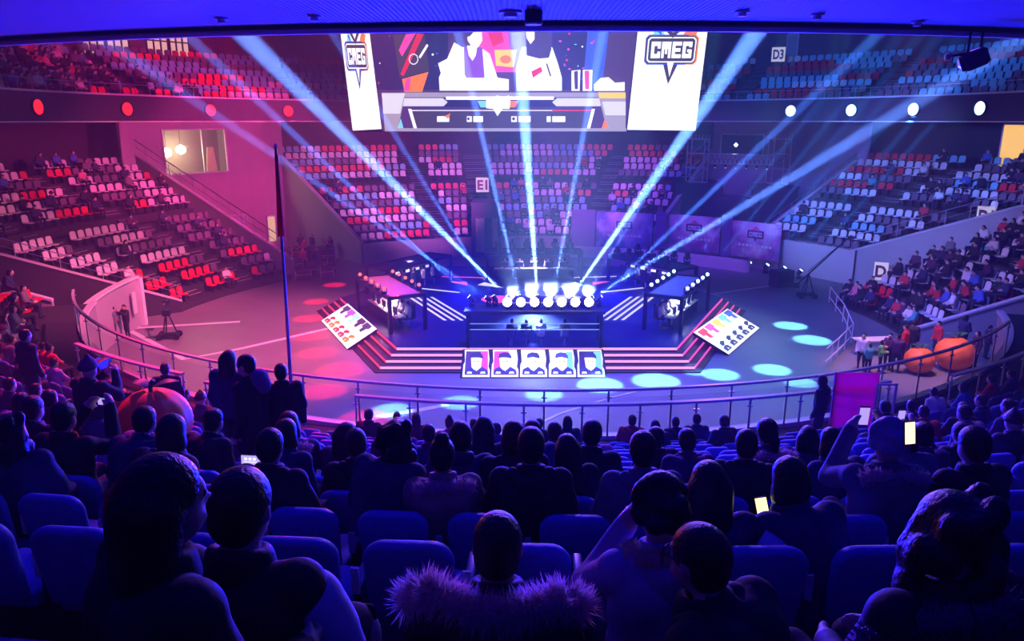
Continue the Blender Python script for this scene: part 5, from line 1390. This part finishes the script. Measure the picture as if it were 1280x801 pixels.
# woman with beige scarf and hand at her cheek, and child with glasses
t, b, h = hero(824, 640, 2.75, 'lilac', 'fluffy', 'cheek', 'person with fluffy hair and a beige fleece scarf, hand at the cheek', yaw=.25, sc=1.0)
fur(t, [(-.12, .03, 1.08), (-.13, -.06, 1.09), (-.05, -.11, 1.10), (.05, -.11, 1.10), (.13, -.06, 1.09), (.12, .03, 1.08)], .05, 1500, M_beige, .02, 3, 'scarf')
t, b, h = hero(873, 700, 2.25, 'black', 'short', 'lean', 'leaning person with glasses in front of the empty blue chair', yaw=.75, sc=1.0)
gl = MB(); 
for sx in (-1, 1):
    for k in range(12):
        a, c = 2 * PI * k / 12, 2 * PI * (k + 1) / 12; o_ = Vector((sx * .034, .105, .006))
        gl.tube(o_ + Vector((.026 * math.cos(a), 0, .02 * math.sin(a))), o_ + Vector((.026 * math.cos(c), 0, .02 * math.sin(c))), .003, n=5)
    gl.tube((sx * .06, .1, .01), (sx * .085, -.01, .012), .003, n=5)
gl.tube((-.01, .108, .01), (.01, .108, .01), .003, n=5)
gl.build('glasses', M_blk, t, h)
MB().tube((.22, -.2, .55), (.24, -.2, 1.0), .03).build('bag_strap', M_pad, t)
t, b, h = hero(1186, 668, 2.0, 'black', 'wavy', 'lap', 'person with wavy shoulder-length hair and a dark fleecy coat', yaw=.3, sc=1.04)
fur(t, [(-.3, .05, .80), (-.27, .0, .96), (-.18, -.06, 1.04), (-.06, -.12, 1.07), (.06, -.12, 1.07), (.18, -.06, 1.04), (.27, 0, .96)], .045, 1800, mat('plum_fleece', (.16, .08, .16), .8, var=.3, scale=30), .03, 8, 'fleece_collar')
t, b, h = hero(885, 607, 3.6, 'navy', 'long', 'lap', 'person with long straight dark hair in the row before the glasses wearer', sc=1.05)
t, b, h = hero(986, 600, 3.7, 'navy', 'bob', 'lean', 'spectator bent over a glowing yellow phone', yaw=.3, sc=1.02)
MB().tube((-.2, .02, .98), (-.27, .12, .72), .092, .082, 14).build('pale_sleeve', mat('pale_blue_nylon', (.5, .52, .75), .4, var=.1, bump=.3), t, smooth=True)
phone(at_d(956, 655, 3.75), .25, 'phone with a bright yellow display held low in the crowd', glow('phone_yellow', (1, .85, .25), 2.5), -.5)
ph = phone(at_d(314, 581, 4.9), -.1, 'phone held sideways filming the stage', glow('phone_picture', (.45, .35, .8), 1.2), -.1, True, 1.0)
phone(at_d(1137, 556, 4.3), .2, 'phone with a warm display beside the fluffy-haired spectator', glow('phone_warm', (1, .62, .35), 2.2), -.2)
pr = Print(Plane((0, -.0072, .0375), (1, 0, 0), (0, 0, 1)), 0, .0004)
for k in range(3): pr.rect(-.045 + .032 * k, .0, -.025 + .032 * k, .018, G_w, False)
pr.rect(-.05, -.02, .05, -.008, G_lg, False); pr.build('display_print', ph).location = (0, -.0072, .0375)
# knees / bag edges in the empty gaps
t = thing('knitted_bag', 'pale rounded bag beside the white-sleeved man', 'bag', at_d(458, 800, 2.6))
obj('body', sdf_mesh('bag', [('e', (0, 0, .02), (.062, .06, .11), 0), ('e', (.01, 0, -.12), (.065, .06, .1), 0)], [mat('pale_knit', (.5, .42, .45), .85, var=.2, scale=60, bump=.5)], .014, .03), t)
MB().path([(-.04, 0, .1), (-.03, 0, .16), (.03, 0, .16), (.04, 0, .1)], .008).build('handle', M_blk, t)
# tread nosings of the near rows
for k in range(1, 14):
    r, z = ROWS[k]
    MB().bars(arc(r + .49, 140, 225, z + (.40 if k > 0 else .33) - .04), .05, .045).build('trim_%d' % (k + 1), mat('nosing', (.35, .36, .5), .4))['kind'] = 'structure'

# ------------------------------------------------------------------ standing people near the rails
plat = at_d(335, 560, 8.4)
hd_ = at_d(310, 456, 8.4); fz = hd_.z - 1.63 * 1.04
struct(MB().box((hd_.x + .1, 8.5, fz / 2), (2.4, 1.5, fz)).build('floor_side_platform', M_conc), 'concrete landing beside the flagpole')
def stander(x, y, D, coat, hair, pose, rz, label, sc=1.0, floor=None, hairm=None, vox=.025, group=None):
    h = at_d(x, y, D); zb = floor if floor is not None else h.z - 1.62 * sc
    return person((h.x, D, zb), rz, coat, hair, pose, vox, label, group, sc, hairm)
t, b, h = stander(310, 456, 8.4, 'black', 'short', 'stand', 1.35, 'tall standing man in a dark hooded jacket looking sideways on the landing', 1.04, fz, vox=.0145)
obj('hood', sdf_mesh('hood', [('e', (0, -.12, 1.47), (.13, .1, .12), 0), ('e', (0, -.17, 1.40), (.1, .08, .1), 0)], [mat('hood_lining', (.16, .1, .2), .8, var=.2)], .018, .03), t)
obj('long_coat_skirt', sdf_mesh('coat', [('c', (.05, 0, 1.0), (.07, 0, .72), .15, .17, 0), ('c', (-.05, 0, 1.0), (-.07, 0, .72), .15, .17, 0)], [COATS['black']], .025, .04), t)
stander(288, 482, 8.9, 'navy', 'long', 'stand', -.2, 'standing woman with long hair next to the tall hooded man', .98, fz)
stander(109, 462, 9.6, 'black', 'beanie', 'stand_camera', -.3, 'standing cameraman in a cap holding up a camera over the crowd', 1.08)
stander(206, 462, 13.8, 'black', 'short', 'stand', .2, 'standing spectator in black at the end of the flat railing', 1.0)
stander(352, 478, 8.8, 'black', 'short', 'stand', .3, 'slim standing person in black behind the hooded man', .9, fz)
stander(1029, 478, 17.0, 'black', 'bob', 'stand', .9, 'dark standing person next to the magenta board', 1.08, 2.73)
stander(1041, 444, 24, 'navy', 'short', 'stand_hold', -.4, 'standing man on the arena floor behind the magenta board', 1.0, 0)
stander(30, 420, 13.5, 'black', 'short', 'stand', -.5, 'standing usher in black by the red seats', 1.0)
t = thing('video_camera', 'small video camera held up by the standing cameraman', 'camera', at_d(124, 456, 10.0))
MB().box((0, 0, 0), (.12, .26, .12)).build('body', M_blk, t, bevel=.01); MB().tube((0, .13, 0), (0, .24, 0), .045, .05).build('lens', M_blk, t); MB().box((0, -.05, .1), (.02, .16, .02)).build('handle', M_blk, t)

# ------------------------------------------------------------------ orange inflatables
M_inf = mat('orange_nylon', (.95, .2, .03), .5, var=.12, scale=3, bump=.15); M_leaf = mat('green_nylon', (.04, .16, .06), .5)
M_seam = mat('orange_seam', (.6, .12, .02), .6)
def inflatable(c, rad, label, mark=False, rz=0.0):
    t = thing('inflatable_orange', label, 'inflatable', c, rz)
    nlat, nl = 18, 48; rows = []
    for i in range(nlat + 1):
        th = PI * i / nlat; rr_ = math.sin(th); z = -math.cos(th) * .92 + .92
        if i == nlat: z -= .08
        rows.append([(rad * rr_ * (1 - .035 * abs(math.cos(6 * 2 * PI * k / nl)) ** 6) * math.cos(2 * PI * k / nl), rad * rr_ * (1 - .035 * abs(math.cos(6 * 2 * PI * k / nl)) ** 6) * math.sin(2 * PI * k / nl), rad * z) for k in range(nl)])
    m = MB(); m.grid(rows, closed=True); m.build('balloon', M_inf, t, smooth=True)
    MB().path([(0, 0, rad * 1.76), (.02 * rad, 0, rad * 2.0), (.12 * rad, 0, rad * 2.12)], rad * .06).build('stem', M_leaf, t)
    for a, ln in ((.3, .75), (2.8, .6)):
        d = Vector((math.cos(a), math.sin(a), 0)); s = Vector((-d.y, d.x, 0)); o_ = Vector((0, 0, rad * 1.9)); L_ = MB(); rws = []
        for k in range(7):
            f = k / 6; wdt = rad * .2 * math.sin(PI * min(.98, f * .95 + .03)); z = rad * (.18 * math.sin(f * 2.4))
            rws.append([o_ + d * rad * ln * f - s * wdt + Vector((0, 0, z - .03 * rad)), o_ + d * rad * ln * f + Vector((0, 0, z)), o_ + d * rad * ln * f + s * wdt + Vector((0, 0, z - .03 * rad))])
        L_.grid(rws); L_.build('leaf', M_leaf, t, smooth=True)
    if mark:
        me = text_mesh('chest_print', 'M', rad * .42, mat('pale_orange_print', (1, .55, .35), .6), .004)
        bpy.data.meshes.remove(me)
    return t
c = at_d(193, 526, 10.4)
fzz = c.z - .50
inflatable(Vector((c.x, c.y, fzz)), .54, 'large round orange inflatable with green leaves among the near rows')
inflatable(at_z(1147, 466, .0), .62, 'smaller orange inflatable standing on the arena floor')
inflatable(at_z(1190, 462, .0), .80, 'bigger orange inflatable standing on the arena floor')
FP = [(1075, 462, 'white', .95), (1084, 466, 'teal', .75), (1098, 466, 'green', .85), (1108, 462, 'plum', .95), (1118, 466, 'plum', 1.0), (1127, 455, 'red', 1.05), (1136, 449, 'black', 1.05), (1168, 447, 'red', 1.0), (1216, 462, 'plum', 1.0), (1200, 444, 'navy', 1.1), (1231, 448, 'plum', .9)]
for x, y, c_, s in FP:
    p = at_z(x, y, 0); person(p, rn.uniform(0, 6.2), c_, rn.choice(['short', 'bob', 'short']), rn.choice(['stand', 'stand_hold']), SMALL, '%s-clad bystander on the floor passage among the orange inflatables' % c_, 'bystanders on the floor passage', s)
t = thing('folding_table', 'white table behind the bystanders on the floor passage', 'table', at_z(1090, 443, 0), .1)
MB().box((0, 0, .74), (1.8, .7, .05)).build('table_top', M_swhite, t)
for sx in (-1, 1):
    for sy in (-1, 1): MB().tube((sx * .8, sy * .28, 0), (sx * .8, sy * .28, .72), .02, n=6).build('leg', M_steel, t)

# magenta board and white gate frames at the exit of the near stand
a, b = at_d(1046, 466, 17.3), at_d(1100, 464, 17.3)
t = thing('entrance_board', 'tall magenta board standing by the railing gap', 'board', (a.x, 17.3, 2.78))
MB().box(((b.x - a.x) / 2, 0, (a.z - 2.78) / 2 + .03), (b.x - a.x, .06, a.z - 2.78 - .06)).build('panel', translucent('magenta_board', (.9, .02, .42), .7), t)
for x in (0, b.x - a.x): MB().box((x, .04, (a.z - 2.78) / 2), (.05, .05, a.z - 2.78)).build('edge_post', mat('magenta_edge', (.5, .02, .3), .5), t)
for s in (-1, 1): MB().box(((b.x - a.x) / 2 + s * .4, 0, .02), (.08, .5, .04)).build('foot', M_blk, t)
t = thing('gate_frame', 'white framed gate with a clear panel beside the magenta board', 'gate', at_d(1101, 540, 16.9))
for x in (-.22, .22): MB().box((x, 0, .6), (.05, .05, 1.3)).build('upright', M_swhite, t)
for z in (.0, 1.22): MB().box((0, 0, z), (.44, .05, .05)).build('crossbar', M_swhite, t)
MB().box((0, 0, .6), (.4, .012, 1.15)).build('panel', M_glass, t)
# flagpole with red flag at the landing
pb_, pt2 = at_d(367, 540, 9.8), at_d(345, 184, 10.2)
t = thing('flagpole', 'slender pole with a furled red flag rising beside the landing', 'flagpole', pb_)
MB().tube((0, 0, -.4), pt2 - pb_, .028, .016, 10).build('pole', M_steel, t); MB().lathe([(.01, .05), (.03, .02), (.03, 0)], pt2 - pb_, 10).build('finial', M_steel, t)
rows = []
for k in range(12):
    f = k / 11; q = (pt2 - pb_) * (1 - .30 * f); wdt = .02 + .03 * f
    rows.append([q + Vector((math.sin(j * 1.25) * wdt - wdt * .15, math.cos(j * 1.25) * .03, 0)) for j in range(6)])
m = MB(); m.grid(rows); m.build('flag', translucent('red_flag', (.85, .01, .04), .6), t, smooth=True)

# near-left curved end wall with sign plate
ew = ring_wall('wall_left_passage', 20.9, 253, 271, 0, 2.55, M_wall, 'pale curved wall at the end of the near stand'); MB().bars(arc(20.95, 253, 271, 2.55), .3, .12).build('coping', M_white, ew)
MB().box(pol(20.85, 271, 1.27), (.3, .3, 2.6), Matrix.Rotation(R(180 - 271), 3, 'Z')).build('end_pier', M_white, ew)
t = thing('door_plate', 'white upright plate mounted on the curved pale wall', 'sign', pol(20.7, 268.2, .9), R(180 - 268.2))
MB().box((0, 0, .55), (.35, .06, 1.1)).build('plate', M_white, t); MB().lathe([(.08, 0), (.08, .02)], (0, -.03, .8), 12, 0, Matrix.Rotation(R(90), 3, 'X')).build('badge', M_blk, t)

# ------------------------------------------------------------------ arena floor equipment
def dolly(p, label, rz, arm_len, arm_dir, h=1.0):
    t = thing('camera_crane', label, 'camera crane', p, rz)
    MB().box((0, 0, .22), (.9, .5, .1)).build('base', M_blk, t)
    for sx in (-1, 1):
        for sy in (-1, 1): MB().lathe([(.16, -.05), (.16, .05)], (sx * .4, sy * .32, .16), 14, 0, Matrix.Rotation(R(90), 3, 'X')).build('wheel', M_blk, t)
    for k in range(3):
        a = 2 * PI * k / 3; MB().tube((.4 * math.cos(a), .4 * math.sin(a), .25), (0, 0, h), .035, n=6).build('tripod_leg', M_blk, t)
    d = Vector(arm_dir); m = MB(); m.tube(Vector((0, 0, h)) - d * .3 * arm_len, Vector((0, 0, h)) + d * arm_len, .05, .035, 8)
    m.tube(Vector((0, 0, h + .2)) - d * .1, Vector((0, 0, h)) + d * arm_len, .02, .02, 6); m.build('jib_arm', M_blk, t)
    MB().box(Vector((0, 0, h)) - d * .3 * arm_len, (.35, .3, .3)).build('counterweight', M_blk, t)
    e = Vector((0, 0, h)) + d * arm_len; MB().box(e + Vector((0, 0, -.2)), (.25, .4, .25)).build('camera_head', M_blk, t); MB().tube(e + Vector((0, -.2, -.2)), e + Vector((0, -.4, -.2)), .06).build('lens', M_steel, t)
dolly(at_z(212, 423, 0), 'camera dolly with tripod standing on the magenta floor', .2, 1.2, (-.2, .9, .25), 1.5)
dolly(at_z(1008, 372, 0), 'camera crane with raised arm next to the loudspeaker', -.1, 3.6, (.72, .3, .62), 1.5)
t = thing('loudspeaker', 'black floor loudspeaker beside the low white barrier', 'loudspeaker', at_z(976, 358, 0), .3)
MB().box((0, 0, .55), (1.3, .9, 1.1)).build('cabinet', M_blk, t, bevel=.03)
for x in (-.3, .3): MB().lathe([(.24, .0), (.24, .03), (.08, .01)], (x, -.46, .55), 18, 0, Matrix.Rotation(R(90), 3, 'X')).build('driver', M_black, t)
stander(158, 404, 36, 'black', 'short', 'stand_camera', 2.6, 'operator in black standing on the magenta floor', 1.0, 0, vox=SMALL)
p = at_z(132, 428, 0); person(p, 2.4, 'plum', 'short', 'stand_hold', SMALL, 'crew member in plum beside the curved pale wall', None, 1.0)
p = at_z(146, 426, 0); person(p, 2.0, 'grey', 'beanie', 'stand_camera', SMALL, 'crew member in grey beside the curved pale wall', None, 1.0)
# crew and cases in the left gap
rg = random.Random(21)
gapq = []
for k in range(60):
    x = rg.uniform(362, 412); y = rg.uniform(320, 352)
    p = at_z(x, y, 0)
    if any((p - q).length < 1.15 for q in gapq): continue
    gapq.append(p); r_ = rg.random(); w1, d1, h1 = rg.uniform(.6, 1.3), rg.uniform(.5, .8), rg.uniform(.5, 1.2)
    t = thing('flight_case', 'black equipment case with metal edges in the red-lit gap between stands', 'case', p, r_, 'equipment cases in the left gap')
    MB().box((0, 0, h1 / 2 + .08), (w1, d1, h1)).build('body', M_blk, t)
    e = MB()
    for sx in (-1, 1):
        for sy in (-1, 1): e.box((sx * w1 / 2, sy * d1 / 2, h1 / 2 + .08), (.04, .04, h1 + .02))
    e.box((0, 0, h1 * .7), (w1 + .02, d1 + .02, .03)); e.build('metal_edges', M_steel, t)
    for sx in (-1, 1): MB().lathe([(.05, -.02), (.05, .02)], (sx * w1 * .35, 0, .05), 8, 0, Matrix.Rotation(R(90), 3, 'X')).build('castor', M_blk, t)
for k in range(60):
    x, y = rg.uniform(365, 415), rg.uniform(318, 352); c_ = rg.choice(['red', 'black', 'plum', 'black'])
    if any((at_z(x, y, 0) - q).length < .85 for q in gapq): continue
    gapq.append(at_z(x, y, 0))
    person(at_z(x, y, 0), rg.uniform(0, 6), c_, 'short', rg.choice(['stand', 'stand_hold']), SMALL, 'crew member in %s among the equipment cases' % c_, 'crew in the left gap', 1.0)
# people in the booths
def fill(rc, n, L_, off, coat, lab, grp, face):
    rot, c = rc
    for k in range(n):
        p = c + rot @ Vector(((k - (n - 1) / 2) * L_ / n, off, 0)); d = rot @ Vector((0, face, 0)); rz = math.atan2(-d.x, d.y)
        ch = thing('gaming_chair', 'dark high-backed chair %s' % lab, 'chair', p, rz, 'chairs ' + grp)
        MB().box((0, 0, .42), (.46, .46, .08)).build('seat', M_blk, ch); MB().box((0, -.27, .78), (.44, .07, .7)).build('backrest', M_blk, ch); MB().tube((0, 0, 0), (0, 0, .4), .05, n=8).build('column', M_steel, ch)
        person(p, rz, coat, rnd.choice(['short', 'short', 'bob']), 'lap', SMALL, 'player in a %s shirt %s' % (coat, lab), 'players ' + grp, .92)
fill(rL, 5, 4.1, -.35, 'white', 'in the booth with red roof lamps', 'in the red-lamp booth', 1)
fill(rR, 5, 4.1, .35, 'white', 'in the booth with blue-white roof lamps', 'in the blue-lamp booth', -1)
fill(rBL, 5, 4.4, -.35, 'white', 'in the rear booth under pink haze', 'in the rear left booth', 1)
fill(rBR, 5, 4.4, .35, 'grey', 'in the rear booth before the banners', 'in the rear right booth', -1)
fill(rBC, 5, 4.6, .35, 'lilac', 'in the rear centre booth', 'in the rear centre booth', -1)
for k, x in enumerate((640, 658, 676, 706)):
    p = at_d(x, 420, 32.15); p.z = .8
    person(p, (.1, -.1, .2, 0)[k], ('navy', 'black', 'white', 'grey')[k], 'short', 'lap', .03, 'presenter in %s seated behind the booth glass' % ('navy', 'black', 'white', 'grey')[k], 'presenters in the front booth', .9)
    st = thing('stool', 'low stool under a presenter in the front booth', 'stool', p, 0, 'stools in the front booth'); MB().lathe([(.18, .36), (.18, .4)], n=14).build('seat', M_blk, st); MB().tube((0, 0, 0), (0, 0, .37), .04).build('column', M_steel, st)
# floor markings and cable covers
def strip(pts, wd, m, name, label):
    L_ = [at_z(x, y, .006) for x, y in pts]; o = MB().bars(L_, wd, .012).build(name, m); struct(o, label)
strip([(160, 412), (230, 449), (300, 436), (430, 406)], .28, M_white, 'trim_20', 'pale cable cover crossing the magenta floor')
strip([(170, 410), (300, 402)], .35, M_white, 'trim_21', 'pale floor band beside the dolly')
strip([(640, 545), (700, 517), (760, 498), (800, 488)], .12, M_trim, 'trim_22', 'pale line on the floor below the stage front')
strip([(860, 372), (1000, 352)], .25, M_trim, 'trim_23', 'pale floor line beside the blue-lit booth')
strip([(380, 545), (470, 522), (560, 506)], .3, M_white, 'trim_24', 'pale ledge on the floor near the red pool')
# white folding crowd barrier on the right
L_ = [at_z(x, y, 0) for x, y in ((1036, 378), (1053, 402), (1064, 428), (1046, 447), (1030, 462))]
t = thing('crowd_barrier', 'low white crowd barrier bending round the blue floor edge', 'barrier', L_[0]); o_ = L_[0]
for h in (.35, .95): MB().path([p - o_ + Vector((0, 0, h)) for p in L_], .03, 6).build('bar', M_swhite, t)
for a, b in zip(L_, L_[1:]):
    for f in (0, .5): 
        p = a.lerp(b, f) - o_; MB().tube(p, p + Vector((0, 0, .95)), .03, n=6).build('post', M_swhite, t)
# hanging lamp at the soffit
p = at_z(1222, 34, SOZ); t = thing('hanging_spotlight', 'dark spotlight hanging under the soffit edge', 'spotlight', p)
for x in (-.1, .1): MB().tube((x, 0, 0), (x, 0, -.38), .022, n=8).build('hanger', M_blk, t)
fr = cross_frame((-.75, .5, -.35))
MB().lathe([(.1, -.22), (.15, -.16), (.16, .1), (.13, .2)], (0.02, 0, -.5), 18, 0, fr).build('housing', M_blk, t); MB().lathe([(.12, .2), (.04, .24)], (0.02, 0, -.5), 18, 0, fr).build('lens', M_steel, t)
MB().tube((-.05, 0, -.4), (-.36, .06, -.44), .03, .02, 8).build('arm', M_blk, t); MB().lathe([(.05, -.05), (.06, .04), (.02, .08)], (-.38, .06, -.46), 10).build('small_lamp', M_steel, t)
print('PEOPLE', NP, 'chairs', chairs, 'near', len(placed), 'rest', len(free) - nind)

for c_, i in CH:
    near = min((q - c_.location).length for q in placed)
    c_['label'] = 'blue padded chair, %s, in the %s row behind the front railing' % ('occupied' if near < .33 else 'empty', ORD[i])
